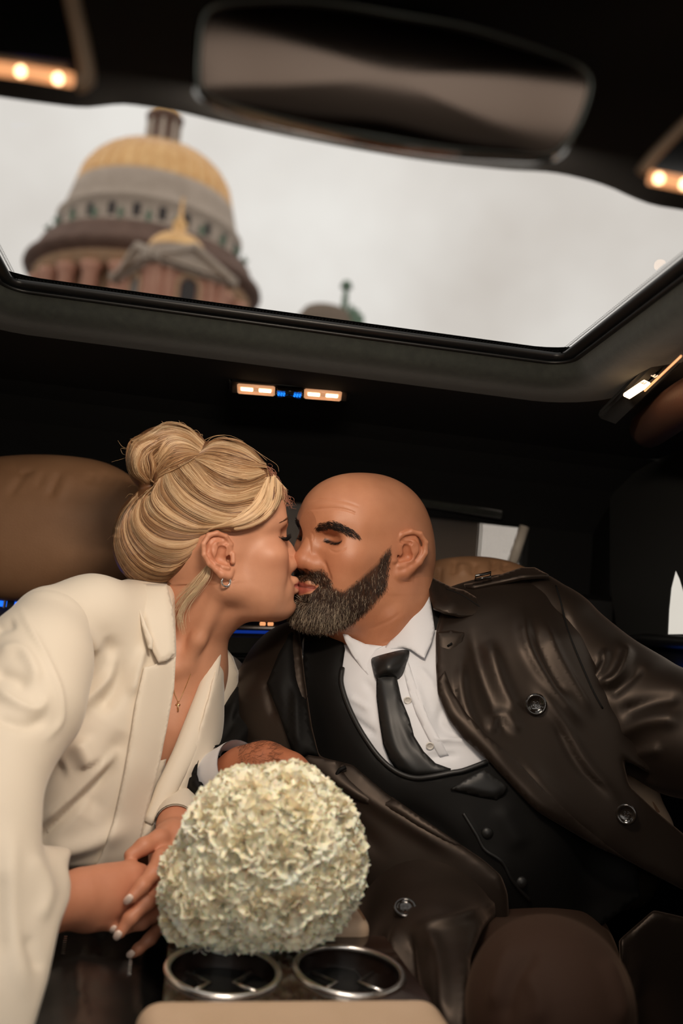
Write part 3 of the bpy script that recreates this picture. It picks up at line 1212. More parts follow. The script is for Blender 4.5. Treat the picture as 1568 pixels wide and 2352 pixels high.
def seats():
    cushion('large tan leather headrest cushion behind the woman', dict(c=(85, 1212, 1.68), half=(.185, .105, .055)), [([(135, 1085), (122, 1118), (112, 1142)], 6, -0.0044), ([(60, 1080), (40, 1110), (20, 1140)], 9, -0.0028), ([(160, 1082), (150, 1110), (135, 1150)], 9, 0.0022), ([(215, 1085), (200, 1110)], 9, -0.0022), ([(245, 1082), (225, 1115)], 7, -0.0022), ([(285, 1090), (240, 1160)], 13, 0.0028), ([(100, 1085), (85, 1120)], 7, -0.0022), ([(30, 1068), (45, 1085), (80, 1080)], 7, -0.0028), ([(0, 1160), (150, 1180), (290, 1190)], 33, 0.0022)], 'headrest cushions')
    cushion('tan leather headrest cushion behind the man, mostly hidden', dict(c=(1085, 1422, 1.70), half=(.13, .085, .05)), [([(1010, 1300), (1005, 1345)], 6, -0.0073), ([(1045, 1285), (1040, 1320)], 6, -0.0062), ([(1090, 1290), (1085, 1320)], 7, -0.0073), ([(1135, 1285), (1130, 1310)], 6, -0.0073), ([(1160, 1290), (1156, 1310)], 6, -0.0073), ([(1060, 1295), (1065, 1320)], 10, 0.0048)], 'headrest cushions')
    for xs, lab in ((-.30, 'beige leather rear seat under the woman'), (.48, 'beige leather rear seat under the man')):
        t = thing('captain_chair', lab, 'seat', (xs, 1.45, .0), 'rear captain chairs')
        F = Field((xs - .36, .75, .1), (xs + .36, 2.0, 1.12), .008)
        F.add(rbox((xs, 1.82, .68), (.20, .07, .33), .06, frame_of((0, -.94, .34), (1, 0, 0))))
        for s in (-1, 1):
            F.chain([(xs + s * .19, 1.66, .45), (xs + s * .195, 1.74, .70), (xs + s * .185, 1.84, .92)], [.05, .05, .045], .04)
        soft('backrest', F, M_leath, t)
        F = Field((xs - .38, .7, .1), (xs + .38, 1.75, .7), .008)
        F.add(rbox((xs, 1.43, .27), (.20, .27, .07), .07, frame_of((0, -.12, .99), (1, 0, 0))))
        for s in (-1, 1):
            F.chain([(xs + s * .20, 1.22, .30), (xs + s * .205, 1.55, .31)], [.05, .05], .05)
        soft('seat', F, M_leath, t)
        v, f = box((xs, 1.44, .10), (.24, .28, .10), bev=.02)
        mesh('plinth', v, f, M_black, t, False)
    # the visible bolster at right with its seam
    pl = [(1425, 1735), (1440, 1748), (1462, 1790), (1484, 1825), (1515, 1868), (1500, 1880), (1460, 1840), (1430, 1800)]
    F = Field(np.min(PP((1380, 1700, 1.45), (1620, 2000, 1.75)), 0) - .1, np.max(PP((1380, 1700, 1.45), (1620, 2000, 1.75)), 0) + .1, .005)
    cone(F, [(1400, 1700, 1.60, .040), (1452, 1812, 1.53, .032), (1500, 1900, 1.49, .030)], .02)
    bo = soft('side_bolster', F, M_leath, t)
    v, f = tube([P(1462, 1778, 1.520), P(1484, 1822, 1.497), P(1512, 1866, 1.474)], .0022, 6)
    mesh('seam', v, f, M_leath_b, bo)

    # the panel between the seats
    t = thing('rear_console', 'dark panel with chrome strips and air vent between the two rear seats', 'console', P(580, 1700, 1.62))
    R = frame_of(-CF * .98 + np.array([0, 0, .1]), CR - .02 * CU)

    def slab(px, py, d, w, h, th, m, name, bev=.002, par=t):
        v, f = box((0, 0, 0), (pr(w, d) / 2, pr(h, d) / 2, th), bev=bev)
        return mesh(name, v @ R.T + P(px, py, d), f, m, par, False)
    slab(570, 1650, 1.66, 260, 480, .03, mat('olive_black_panel', srgb(30, 30, 25), .45), 'panel', .006)
    slab(600, 1442, 1.615, 190, 10, .004, M_chrome, 'chrome_strip')
    slab(600, 1452, 1.618, 190, 7, .004, mat('blue_strip_dim', (.01, .03, .2), .3, emit=((.01, .06, .5), .35)), 'ambient_strip')
    slab(590, 1415, 1.64, 230, 34, .01, M_black, 'ledge')
    for x in (603, 621):
        v, f = lathe([(0, .003), (.004, .002), (.005, 0)], 14)
        mesh('indicator', v @ R.T + P(x, 1433, 1.618), f, M_warm2, t)
    slab(590, 1482, 1.62, 170, 40, .008, mat('olive_panel', srgb(54, 52, 42), .55), 'vent_face')
    for k, y in enumerate((1512, 1528, 1546)):
        slab(580, y, 1.625, 150, 9, .008, mat('vent_slat', srgb(40, 38, 32), .4), 'slat')
    slab(565, 1561, 1.612, 130, 7, .005, M_chrome, 'chrome_strip')
    slab(565, 1579, 1.608, 130, 10, .006, M_chrome, 'chrome_strip')
    slab(560, 1608, 1.612, 110, 34, .014, mat('olive_gloss', srgb(48, 46, 38), .25), 'handle', .010)
    # trim below the left-hand cushion
    t = thing('seat_trim', 'dark trim with a silver post and blue light line under the left cushion', 'trim', P(40, 1400, 1.66))
    R2 = R

    def slab2(px, py, d, w, h, th, m, name, ang=0):
        v, f = box((0, 0, 0), (pr(w, d) / 2, pr(h, d) / 2, th), bev=.001)
        ca, sa = math.cos(ang), math.sin(ang)
        v = v @ np.array([[ca, -sa, 0], [sa, ca, 0], [0, 0, 1]]).T
        return mesh(name, v @ R2.T + P(px, py, d), f, m, t, False)
    slab2(60, 1440, 1.70, 400, 150, .01, mat('dark_brown_panel', srgb(44, 32, 24), .5), 'panel')
    slab2(60, 1365, 1.685, 400, 36, .006, M_gloss, 'gloss_band')
    slab2(60, 1391, 1.675, 400, 13, .003, M_blue, 'ambient_strip', -.06)
    slab2(13, 1371, 1.660, 6, 52, .003, M_chrome, 'post', -.10)
    slab2(27, 1371, 1.667, 16, 56, .003, M_black, 'shadow_gap', -.10)


seats()


def armrest():
    c1, c2 = P(512, 2231, .975), P(801, 2231, 1.005)
    a = (c2 - c1) / np.linalg.norm(c2 - c1)
    b = np.array([-a[1], a[0], 0.0])
    b = b * math.cos(math.radians(7)) + np.array([0, 0, 1]) * math.sin(math.radians(7))
    n = np.cross(a, b)
    n /= np.linalg.norm(n)
    R = np.stack([a, b, n], 1)
    o = (c1 + c2) / 2
    hl = np.linalg.norm(c2 - c1) / 2
    t = thing('centre_armrest', 'padded beige armrest with a walnut panel and two chrome-ringed cup holders', 'armrest', o - n * .25)

    def put(v):
        return np.asarray(v) @ R.T + o
    W = pr(300, .98)

    def rb(c, half, rad, name, m, h=.004):
        F = Field(np.array(c) - half - .03, np.array(c) + half + .03, h)
        F.add(rbox(c, half, rad))
        v, f = F.mesh(2)
        return mesh(name, put(v), f, m, t)
    # walnut panel with round wells
    cr = pr(126, .99)
    ol = [(-W * .98, -.062), (W * 1.02, -.062), (W * .98, .085), (-W * .86, .085)]
    pts, ed = [np.array(p) for p in ol], [(0, 1), (1, 2), (2, 3), (3, 0)]
    for s in (-1, 1):
        k = len(pts)
        pts += [np.array((s * hl + cr * math.cos(q), cr * math.sin(q))) for q in np.linspace(0, 2 * np.pi, 48, endpoint=False)]
        ed += [(k + i, k + (i + 1) % 48) for i in range(48)]
    res = delaunay_2d_cdt([Vector(p) for p in pts], ed, [], 1, 1e-6)
    p2 = np.array([tuple(p) for p in res[0]])
    tri = [tuple(q) for q in res[2] if min(np.hypot(*(p2[list(q)].mean(0) - (s * hl, 0))) for s in (-1, 1)) > cr * .99]
    v = np.concatenate([np.c_[p2, np.zeros(len(p2))], np.c_[p2, np.full(len(p2), -.02)]])
    k = len(p2)
    f = tri + [tuple(i + k for i in q[::-1]) for q in tri] + [(i, (i + 1) % 4, k + (i + 1) % 4, k + i) for i in range(4)]
    mesh('walnut_panel', put(v), f, M_walnut, t, False)
    for s in (-1, 1):
        an = np.linspace(0, 2 * np.pi, 64, endpoint=False)
        v, f = tube([(s * hl + cr * math.cos(q), cr * math.sin(q), .001) for q in an], .0037, 12, closed=True, up=(0, 0, 1), flat=.8)
        rg = mesh('cup_holder_ring', put(v), f, M_chrome, t)
        v, f = lathe([(cr, -.001), (cr * .985, -.010), (cr * .95, -.034), (cr * .90, -.038), (0, -.040)], 48, (s * hl, 0, 0))
        mesh('well', put(v), [q[::-1] for q in f], mat('walnut_gloss', srgb(34, 20, 13), .12, noise=(14, srgb(14, 8, 6), .2), coat=.8), rg)
        for q in (-1, 1):
            x = s * hl + q * cr * .18
            v, f = tube([(x + q * cr * .42, cr * .42, -.012), (x + q * .002, 0, -.012), (x + q * cr * .5, -cr * .42, -.012)], .0024, 8)
            mesh('spring_clip', put(v), f, M_chrome, rg)
    rb((-.006, -.112, -.0235), (W * 1.12, .055, .030), .022, 'front_pad', M_leath)
    rb((.0, .16, .000), (W * .86, .078, .016), .012, 'rear_pad', M_leath)
    v, f = box((0, .05, -.12), (W * .74, .20, .10), bev=.01)
    mesh('body', put(v), f, M_black, t, False)
    for s in (-1, 1):
        v, f = tube([(s * W * .80, .09, .0165), (s * W * .80, .23, .0165)], .0008, 6)
        mesh('seam', put(v), f, M_leath_b, t)
    return o, R


ARM_O, ARM_R = armrest()
# the front of the cabin behind the lens: dashboard, windscreen pillars
def front_cabin():
    t = thing('dashboard', 'dark dashboard with walnut trim at the front of the cabin', 'dashboard', (.075, -.85, .0))
    v, f = box((.075, -.80, .42), (.70, .18, .42), bev=.05)
    mesh('body', v, f, M_black, t, False)
    v, f = box((.075, -.61, .72), (.60, .012, .05), bev=.006)
    mesh('walnut_trim', v, f, M_walnut, t, False)
    for xs, lab in ((-.365, 'beige leather front seat on the left side of the dashboard'), (.515, 'beige leather front seat on the right side of the dashboard')):
        s = thing('captain_chair', lab, 'seat', (xs, .0, .0), 'front captain chairs')
        F = Field((xs - .32, -.55, .0), (xs + .32, .40, 1.4), .012)
        F.add(rbox((xs, .13, .70), (.235, .07, .36), .06, frame_of((0, -.98, .2), (1, 0, 0))))
        v, f = F.mesh(2)
        mesh('backrest', v, f, M_leath, s)
        F = Field((xs - .32, -.65, .0), (xs + .32, .40, 1.5), .012)
        F.add(rbox((xs, .19, 1.19), (.13, .045, .085), .04))
        v, f = F.mesh(2)
        mesh('headrest', v, f, M_leath, s)
        for q in (-1, 1):
            v, f = tube([(xs + q * .06, .18, 1.0), (xs + q * .06, .19, 1.16)], .007, 8)
            mesh('post', v, f, M_chrome, s)
        v, f = box((xs, -.15, .26), (.25, .27, .26), bev=.05)
        mesh('seat', v, f, M_leath, s)
    for s in (-1, 1):
        x = .075 + s * .70
        v, f = tube([(x - s * .02, .12, 1.42), (x, -.3, 1.22), (x, -.86, .93)], .035, 10)
        struct('trim_%d' % (11 + s), v, f, M_black, True)


front_cabin()
# ------------------------------------------------------------------ heads, sculpted in their own frame: x to the person's right,
# y out of the face, z up, eye line at z = 0
class Pose:
    def __init__(s, R, o, k):
        s.R, s.o, s.k = np.array(R), np.array(o), k

    def w(s, v):
        return (np.asarray(v, float) * s.k) @ s.R.T + s.o

    def l(s, v):
        return (np.asarray(v, float) - s.o) @ s.R / s.k


MAN = Pose([[-0.5009, -0.8642, -0.048], [0.8592, -0.4898, -0.1478], [0.1042, -0.1152, 0.9879]], [0.2118, 1.4362, 1.1703], 1.029)
WOM = Pose([[0.04816668, 0.98397358, -0.17168567], [-0.99448534, 0.03121146, -0.10012367], [-0.09316048, 0.17556151, 0.98005065]],
           [0.01269939, 1.38803069, 1.13851753], 0.92676)


def ear(F, sx, dy=0.0, dz=0.0, wd=1.0, out=0.27, h=1.0):
    def E(y, z, lift=0.0):
        y = y * wd + dy
        return (sx * (0.0715 + (-0.002 - y + dy) * out + lift), y, z * h + dz)
    plate = [(-0.014, -0.008), (-0.030, -0.004), (-0.034, -0.016), (-0.028, -0.030), (-0.016, -0.040)]
    F.chain([E(*q, -0.004) for q in plate], [.008, .009, .009, .008, .006], 0.004)
    F.add(ell(E(-0.026, -0.014, -0.008), (0.010, 0.0205, 0.026)), 0.006)
    hel = [(-0.006, -0.020), (-0.004, -0.006), (-0.011, 0.006), (-0.024, 0.0115), (-0.037, 0.009), (-0.046, -0.003), (-0.046, -0.018), (-0.039, -0.031), (-0.028, -0.041), (-0.020, -0.048)]
    F.chain([E(*q, l) for q, l in zip(hel, (-.002, 0, .002, .003, .003, .003, .003, .002, .001, 0))], [.0026, .0034, .0036, .0038, .0038, .0036, .0034, .0034, .0040, .0052], 0.0022)
    F.chain([E(-0.020, -0.047), E(-0.011, -0.050, -.002), E(-0.006, -0.043, -.004)], [.0056, .0056, .005], 0.005)
    # the groove inside the helix and the bowl
    F.chain([E(-0.016, 0.002, .0045), E(-0.028, 0.0035, .006), E(-0.0375, -0.004, .006), E(-0.0375, -0.018, .006), E(-0.031, -0.029, .005)], [.0030, .0034, .0034, .0034, .0026], 0.0015, 'c')
    F.chain([E(-0.018, -0.013, .004), E(-0.021, -0.024, .003), E(-0.012, -0.030, .002)], [.0066, .0078, .0058], 0.002, 'c')
    F.cut(ell(E(-0.0075, -0.0262, -.004), (.010, .0042, .0058)), .002)
    F.chain([E(-0.011, -0.003, .005), E(-0.021, -0.005, .006)], [.0030, .0034], 0.003, 'c')
    F.add(capsule(E(-0.001, -0.020, .001), E(-0.002, -0.031, .002), .0034, .0040), 0.003)
    F.add(capsule(E(-0.010, -0.0395, .002), E(-0.018, -0.038, .002), .0030, .0030), 0.003)


def face(F, p):
    g = p.get
    cr = g('cran')
    F.add(ell(cr[0], cr[1]))
    F.add(ell(g('fore')[0], g('fore')[1]), 0.025)
    F.add(ell((0, 0.030, -0.045), (g('fw', 0.056), 0.056, 0.066)), 0.03)
    ja, jc = g('jaw'), g('chin')
    for s in (-1, 1):
        F.chain([(s * ja[0], ja[1], ja[2] + 0.045), (s * ja[0], ja[1], ja[2]), (s * 0.032, 0.052, jc[2] + 0.008), (s * 0.012, jc[1] - 0.002, jc[2])], [.017, .014, .014, .015], 0.03)
        ck = g('cheek')
        F.add(ell((s * ck[0], ck[1], ck[2]), (0.024, 0.024, 0.019)), 0.028)
        F.add(ell((s * 0.040, 0.052, -0.058), (0.018, 0.026, 0.026)), 0.03)
    F.add(ell(jc, g('chr', (0.017, 0.016, 0.016))), 0.02)
    F.add(ell((0, 0.045, jc[2] - 0.004), (0.034, 0.045, 0.016)), 0.03)
    # brow ridge, sockets, lids
    ey = g('eye')
    for s in (-1, 1):
        b = g('brow')
        F.chain([(s * q[0], q[1], q[2]) for q in b], g('browr', [.009, .010, .009]), 0.014)
        F.cut(ell((s * (ey[0] - .001), ey[1] + 0.034, ey[2] + .001), (0.0185, 0.019, 0.0105)), 0.012)
        F.add(ell((s * ey[0], ey[1], ey[2]), (.0150, .0138, .0130)), 0.005)
        F.chain([(s * (ey[0] - .0135), ey[1] + .0075, ey[2] - .0035), (s * (ey[0] - .006), ey[1] + .0128, ey[2] - .0052), (s * (ey[0] + .005), ey[1] + .0122, ey[2] - .0056), (s * (ey[0] + .0145), ey[1] + .0035, ey[2] - .0022)], [.0008, .0011, .0011, .0008], .0016, 'c')
        # the fold over the upper lid and the pouch below
        c = [(s * (ey[0] - .013), ey[1] + .0085, ey[2] + .0065), (s * ey[0], ey[1] + .0125, ey[2] + .0095), (s * (ey[0] + .013), ey[1] + .004, ey[2] + .0055)]
        F.chain(c, [.0012, .0014, .0012], 0.002, 'c')
        F.chain([(s * (ey[0] - .012), ey[1] + .011, ey[2] - .0105), (s * ey[0], ey[1] + .0115, ey[2] - .0125), (s * (ey[0] + .012), ey[1] + .004, ey[2] - .009)], [.004, .0045, .004], 0.008)
    # nose
    n = g('nose')
    F.chain([n['root'], n['mid'], n['tip']], n['r'], 0.012, k0=0.016)
    F.add(ell(n['tip'], (n['r'][2] * 1.12, n['r'][2], n['r'][2] * .96)), 0.006)
    for s in (-1, 1):
        a = n['alar']
        F.add(ell((s * a[0], a[1], a[2]), n['ar']), 0.007)
        F.add(capsule((s * a[0] * 1.05, a[1] - .006, a[2]), (s * .022, a[1] - .024, a[2] - .004), .009, .010), 0.014)
    for s in (-1, 1):
        a = n['alar']
        q = n['ar'][0]
        F.chain([(s * (a[0] + q * 1.10), a[1] - .004, a[2] + q * .6), (s * (a[0] + q * 1.25), a[1] - .006, a[2] - .001), (s * (a[0] + q * .95), a[1] - .002, a[2] - q * .95)], [.0016, .0020, .0014], .0035, 'c')
    # muzzle and lips
    m = g('mouth')
    F.add(ell((0, m['y'] - 0.030, m['z']), (0.031, 0.030, 0.024)), 0.018)
    up, lo = m['up'], m['lo']
    for s in (-1, 1):
        F.chain([(0, up[0], up[1]), (s * m['w'] * .45, up[0] - .0015, up[1] + .0008), (s * m['w'], m['cy'], m['cz'])], [m['ru'], m['ru'] * .95, .0024], 0.006)
        F.chain([(0, lo[0], lo[1]), (s * m['w'] * .45, lo[0] - .002, lo[1]), (s * m['w'] * .95, m['cy'], m['cz'] - .001)], [m['rl'], m['rl'] * .95, .0026], 0.006)
    zc = (up[1] - m['ru'] + lo[1] + m['rl']) / 2
    for s in (-1, 1):
        F.chain([(0, up[0] + .0075, zc), (s * m['w'] * .5, up[0] + .0055, zc), (s * m['w'] * 1.02, m['cy'] + .003, m['cz'])], [.0015, .0014, .0012], 0.0022, 'c')
        a = n['alar']
        F.add(ell((s * (m['w'] + .006), m['cy'] - .010, m['cz'] - .003), (.009, .011, .012)), 0.012)
        F.cut(ell((s * n['nos'][0], n['nos'][1], n['nos'][2]), (.0040, .0062, .0046)), 0.002)
    F.cut(capsule((0, up[0] + .0075, up[1] + .017), (0, up[0] + .0085, up[1] + .009), .0030, .0034), 0.005)
    F.cut(capsule((-.014, lo[0] + .001, lo[1] - .0130), (.014, lo[0] + .001, lo[1] - .0130), .0040), 0.010)


MAN_P = dict(
    cran=[(0, -0.006, 0.012), (0.0765, 0.100, 0.0795)], fore=[(0, 0.036, 0.026), (0.062, 0.057, 0.052)], fw=0.058,
    jaw=(0.050, 0.002, -0.066), chin=(0, 0.080, -0.098), chr=(0.021, 0.019, 0.019), cheek=(0.043, 0.055, -0.026),
    eye=(0.0345, 0.0572, -0.0035), brow=[(0.010, 0.0850, 0.012), (0.032, 0.0740, 0.019), (0.052, 0.052, 0.012)], browr=[.0095, .0095, .0085],
    nose=dict(root=(0, 0.082, 0.002), mid=(0, 0.0925, -0.018), tip=(0, 0.1015, -0.0345), r=[.0088, .0092, .0132], alar=(.0140, .0915, -.0400), ar=(.0088, .0110, .0092), nos=(.0082, .0985, -.0492)),
    mouth=dict(y=0.094, z=-0.070, up=(0.0985, -0.0660), lo=(0.0965, -0.0765), w=.024, cy=.0855, cz=-.0690, ru=.0050, rl=.0062))

WOM_P = dict(
    cran=[(0, -0.010, 0.030), (0.074, 0.098, 0.084)], fore=[(0, 0.034, 0.036), (0.059, 0.0585, 0.050)], fw=0.052,
    jaw=(0.047, -0.002, -0.066), chin=(0, 0.0735, -0.0985), chr=(0.0150, 0.0150, 0.0145), cheek=(0.0430, 0.0620, -0.026),
    eye=(0.0310, 0.0655, 0.0015), brow=[(0.010, 0.0850, 0.019), (0.032, 0.0775, 0.0245), (0.050, 0.058, 0.019)], browr=[.0075, .0075, .007],
    nose=dict(root=(0, 0.0825, 0.000), mid=(0, 0.0920, -0.018), tip=(0, 0.1030, -0.0375), r=[.0065, .0062, .0092], alar=(.0105, .0945, -.0430), ar=(.0062, .0090, .0070), nos=(.0055, .1020, -.0495)),
    mouth=dict(y=0.0955, z=-0.075, up=(0.1000, -0.0690), lo=(0.0988, -0.0812), w=.020, cy=.0895, cz=-.0742, ru=.0058, rl=.0064))


def gauss3(v, c, r):
    return np.exp(-(((v - np.array(c)) / np.array(r)) ** 2).sum(1))


def blend(col, c, w):
    return col * (1 - w[:, None]) + np.array(c) * w[:, None]


SKIN_M = np.array(srgb(192, 132, 98))
SKIN_W = np.array(srgb(208, 150, 118))


def head_colour(v, p, base, lip, man):
    a = np.abs(v[:, 0])
    w = np.stack([a, v[:, 1], v[:, 2]], 1)
    c = np.tile(base, (len(v), 1))
    ck, ey, m, n = p['cheek'], p['eye'], p['mouth'], p['nose']
    red = base * np.array([0.95, 0.68, 0.62])
    c = blend(c, red, 0.45 * gauss3(w, (ck[0], ck[1] + .01, ck[2] - .008), (.028, .03, .024)))
    c = blend(c, red, 0.55 * gauss3(w, n['tip'], (.018, .03, .016)))
    c = blend(c, red * 0.95, 0.6 * gauss3(w, (.080, -.022, -.018), (.012, .035, .04)))
    c = blend(c, base * np.array([.72, .58, .52]), 0.6 * gauss3(w, (ey[0], ey[1] + .008, ey[2]), (.017, .02, .010)))
    # lips
    zc = (m['up'][1] - m['ru'] + m['lo'][1] + m['rl']) / 2
    t = np.clip(a / m['w'], 0, 1.2)
    hi = zc + (0.0085 if not man else 0.0060) * (1 - t ** 2.2) + .0008
    lo = zc - (0.0105 if not man else 0.0098) * (1 - t ** 2.0) - .0008
    q = np.clip(np.minimum(hi - v[:, 2], v[:, 2] - lo) / .0014 + .3, 0, 1) * (v[:, 1] > m['cy'] - .006) * (t < 1.08)
    c = blend(c, lip, 0.9 * q)
    c = blend(c, np.array(lip) * 0.35, 0.9 * np.exp(-((v[:, 2] - zc) / .0011) ** 2) * (v[:, 1] > m['cy'] - .004) * (t < 1.1))
    # lash line of the closed lids
    cz = ey[2] - .0046 + 0.0032 * ((a - ey[0]) / .0155) ** 2
    q = np.exp(-((v[:, 2] - cz) / (.0021 if man else .0014)) ** 2) * (np.abs(a - ey[0]) < .0160) * (v[:, 1] > ey[1] - .004)
    c = blend(c, np.array(srgb(38, 22, 18)), 0.9 * q)
    return c
# ------------------------------------------------------------------ the woman
M_skin_w = mat('skin_fair', SKIN_W, 0.48, vcol=True, bump=(1100, 0.22, 0.0006), noise=(60, (0.93, 0.90, 0.89), 0.25))
M_cream = mat('cream_crepe', srgb(230, 218, 200), 0.62, bump=(2600, 0.10, 0.0004), sheen=0.25)
M_leather = mat('black_leather', (0.006, 0.006, 0.0055), 0.38, bump=(220, 0.25, 0.001))
M_hair = mat('blonde_hair', srgb(190, 150, 105), 0.36, vcol=True, spec=0.6)
M_silver = mat('silver', (0.82, 0.80, 0.77), 0.18, metal=1.0)
M_gold = mat('fine_gold', (0.85, 0.62, 0.33), 0.22, metal=1.0)
M_nail = mat('nail_varnish', srgb(238, 214, 200), 0.15, coat=0.6)
M_lash = mat('dark_lash', (0.008, 0.005, 0.004), 0.5)


def woman():
    root = thing('person', 'woman with a blonde updo in a cream suit jacket kissing the bearded man', 'person', P(170, 2330, 1.42))
    # ---- body: head, neck and chest in fine detail, arms and hands joined on
    L = lambda *q: WOM.l(P(*q))
    k = 1 / WOM.k

    def build(F):
        face(F, WOM_P)
        for s in (-1, 1):
            ear(F, s, .006, 0, .92)
        F.chain([L(455, 1300, 1.395), L(465, 1390, 1.40), L(428, 1500, 1.415), L(400, 1570, 1.44)], [.050 * k, .046 * k, .047 * k, .055 * k], .03, k0=.045)
        F.chain([L(425, 1560, 1.42), L(382, 1660, 1.41), L(348, 1790, 1.405)], [.052 * k, .064 * k, .066 * k], .04)
        F.chain([L(300, 1500, 1.35), L(420, 1530, 1.415), L(482, 1562, 1.49)], [.04 * k, .03 * k, .03 * k], .04)
        # tendon and collar bone
        F.chain([L(500, 1370, 1.345), L(455, 1470, 1.352), L(432, 1520, 1.358)], [.006, .008, .007], .016)
        F.chain([L(380, 1545, 1.35), L(428, 1532, 1.362)], [.007, .006], .014)
    v, f, hn_ = head_mesh(build, (-.10, -.30, -.34), (.14, .13, .13), .0016, [((-.062, .034, -.130), (.062, .128, .070), .00095), ((.0605, -.062, -.068), (.104, .016, .028), .0008)])
    col = head_colour(v, WOM_P, SKIN_W, srgb(196, 108, 96), False)
    V = [WOM.w(v)]
    Q = [f]
    C = [col]
    # arms and hands
    H = Field(np.min(PP((60, 1880, 1.05), (460, 2220, 1.05), (60, 2220, 1.35)), 0) - .06, np.max(PP((60, 1880, 1.05), (460, 1880, 1.35), (460, 2220, 1.35)), 0) + .06, .0017)
    # right forearm and hand, palm down, fingers closed under the other hand
    cone(H, [(20, 2110, 1.03, .031), (120, 2075, 1.07, .028), (175, 2068, 1.09, .0265), (235, 2058, 1.115, .027), (285, 2040, 1.135, .0235)], .012)
    cone(H, [(200, 2095, 1.10, .021), (262, 2080, 1.125, .019)], .014)
    cone(H, [(190, 2035, 1.10, .018), (300, 2008, 1.14, .0145)], .014)
    for a in ([(300, 2006, 1.135, .0098), (322, 2004, 1.150, .0088), (338, 2020, 1.170, .0078)], [(305, 2028, 1.130, .0098), (328, 2032, 1.150, .0088), (340, 2050, 1.172, .0078)],
              [(300, 2052, 1.128, .0095), (322, 2062, 1.148, .0085), (332, 2080, 1.168, .0075)], [(285, 2080, 1.125, .0088), (305, 2092, 1.145, .0078), (312, 2104, 1.160, .0070)],
              [(215, 2110, 1.095, .0125), (250, 2112, 1.108, .0105), (285, 2108, 1.125, .0088)]):
        cone(H, a, .005)
    # left hand laid across it
    cone(H, [(424, 1840, 1.32, .024), (404, 1893, 1.26, .0215), (398, 1945, 1.215, .0255), (392, 2000, 1.19, .026)], .014)
    cone(H, [(400, 1930, 1.215, .020), (388, 2060, 1.18, .020), (392, 2100, 1.185, .017)], .016)
    for a in ([(390, 1955, 1.19, .0122), (370, 1972, 1.155, .0102), (352, 2005, 1.125, .0092), (326, 2036, 1.105, .0082), (302, 2062, 1.095, .0068)],
              [(392, 2010, 1.18, .0118), (372, 2040, 1.135, .0098), (338, 2072, 1.110, .0090), (300, 2108, 1.096, .0080), (276, 2142, 1.090, .0064)],
              [(392, 2058, 1.185, .0112), (366, 2094, 1.145, .0092), (325, 2118, 1.124, .0084), (284, 2130, 1.110, .0072), (266, 2134, 1.104, .0060)],
              [(394, 2096, 1.19, .0100), (372, 2122, 1.160, .0084), (345, 2156, 1.140, .0074), (318, 2180, 1.130, .0062), (306, 2190, 1.128, .0052)],
              [(400, 1915, 1.215, .0130), (365, 1928, 1.185, .0112), (330, 1944, 1.165, .0098), (300, 1965, 1.155, .0080)]):
        cone(H, a, .005)
    v, f = H.mesh(2)
    c = np.tile(SKIN_W * np.array([.97, .86, .84]), (len(v), 1))
    V.append(v)
    Q.append(f)
    C.append(c)
    # trunk and arms below the clothes
    T = field_for(PP((-120, 1300, 1.5), (620, 1300, 1.0), (620, 2420, 1.6), (-120, 2420, 1.0)), .15, .006)
    cone(T, [(420, 1570, 1.45, .050), (370, 1640, 1.45, .075), (310, 1800, 1.44, .08), (250, 2000, 1.42, .09), (190, 2260, 1.43, .12)], .05)
    cone(T, [(420, 1560, 1.45, .035), (220, 1480, 1.33, .04), (110, 1500, 1.26, .042), (-10, 1850, 1.06, .038), (-40, 2150, .96, .034), (40, 2105, 1.03, .029)], .03)
    cone(T, [(430, 1560, 1.47, .035), (495, 1600, 1.56, .034), (440, 1780, 1.55, .034), (430, 1800, 1.45, .028), (404, 1890, 1.26, .022)], .03)
    v, f = T.mesh(1)
    V.append(v)
    Q.append(f)
    C.append(np.tile(SKIN_W, (len(v), 1)))
    n = np.cumsum([0] + [len(a) for a in V])
    NV, NQ = np.concatenate(V), np.concatenate([q + n[i] for i, q in enumerate(Q)])
    NN = normals(NV, NQ)
    g_ = np.where(~np.isnan(hn_[:, 0]))[0]
    NN[g_] = hn_[g_] @ WOM.R.T
    body = mesh('body', NV, NQ, M_skin_w, root, col=np.concatenate(C), nrm=NN)
    # nails
    for (x, y, d, ax, ay) in ((296, 2064, 1.0860, -14, 17), (271, 2146, 1.0825, -10, 17), (262, 2133, 1.097, -14, 8), (301, 2190, 1.1195, -12, 12)):
        a, b = P(x - ax * .45, y - ay * .45, d), P(x + ax * .75, y + ay * .75, d + .0035)
        v, f = tube(resample([a, (a + b) / 2 - CF * .0012, b], 7), np.array([.0026, .0040, .0043, .0043, .0041, .0034, .0020]), 10, up=-CF, flat=.35)
        mesh('fingernail', v, f, M_nail, root)

    # ---- hair
    Fh = field_for(PP((240, 950, 1.28), (700, 950, 1.5), (700, 1370, 1.5), (240, 1370, 1.28)), .02, .0022)
    Rv = np.stack([CR, CU, CF], 1)

    def E(px, py, d, rx, ry, rd, ang=0):
        a = math.radians(ang)
        R2 = Rv @ np.array([[math.cos(a), -math.sin(a), 0], [math.sin(a), math.cos(a), 0], [0, 0, 1]])
        return ell(P(px, py, d), (pr(rx, d), pr(ry, d), rd), R2)
    Fh.add(E(506, 1130, 1.385, 137, 119, .080))
    Fh.add(E(388, 1222, 1.385, 120, 108, .078, -25), .05)
    Fh.add(E(336, 1262, 1.385, 66, 78, .064), .03)
    Fh.add(E(450, 1270, 1.395, 60, 50, .066), .02)
    cone(Fh, [(618, 1105, 1.36, .022), (618, 1150, 1.345, .018), (585, 1185, 1.328, .015), (530, 1203, 1.318, .014), (490, 1215, 1.316, .010)], .012)
    cone(Fh, [(585, 1140, 1.39, .045), (560, 1130, 1.385, .06)], .02)
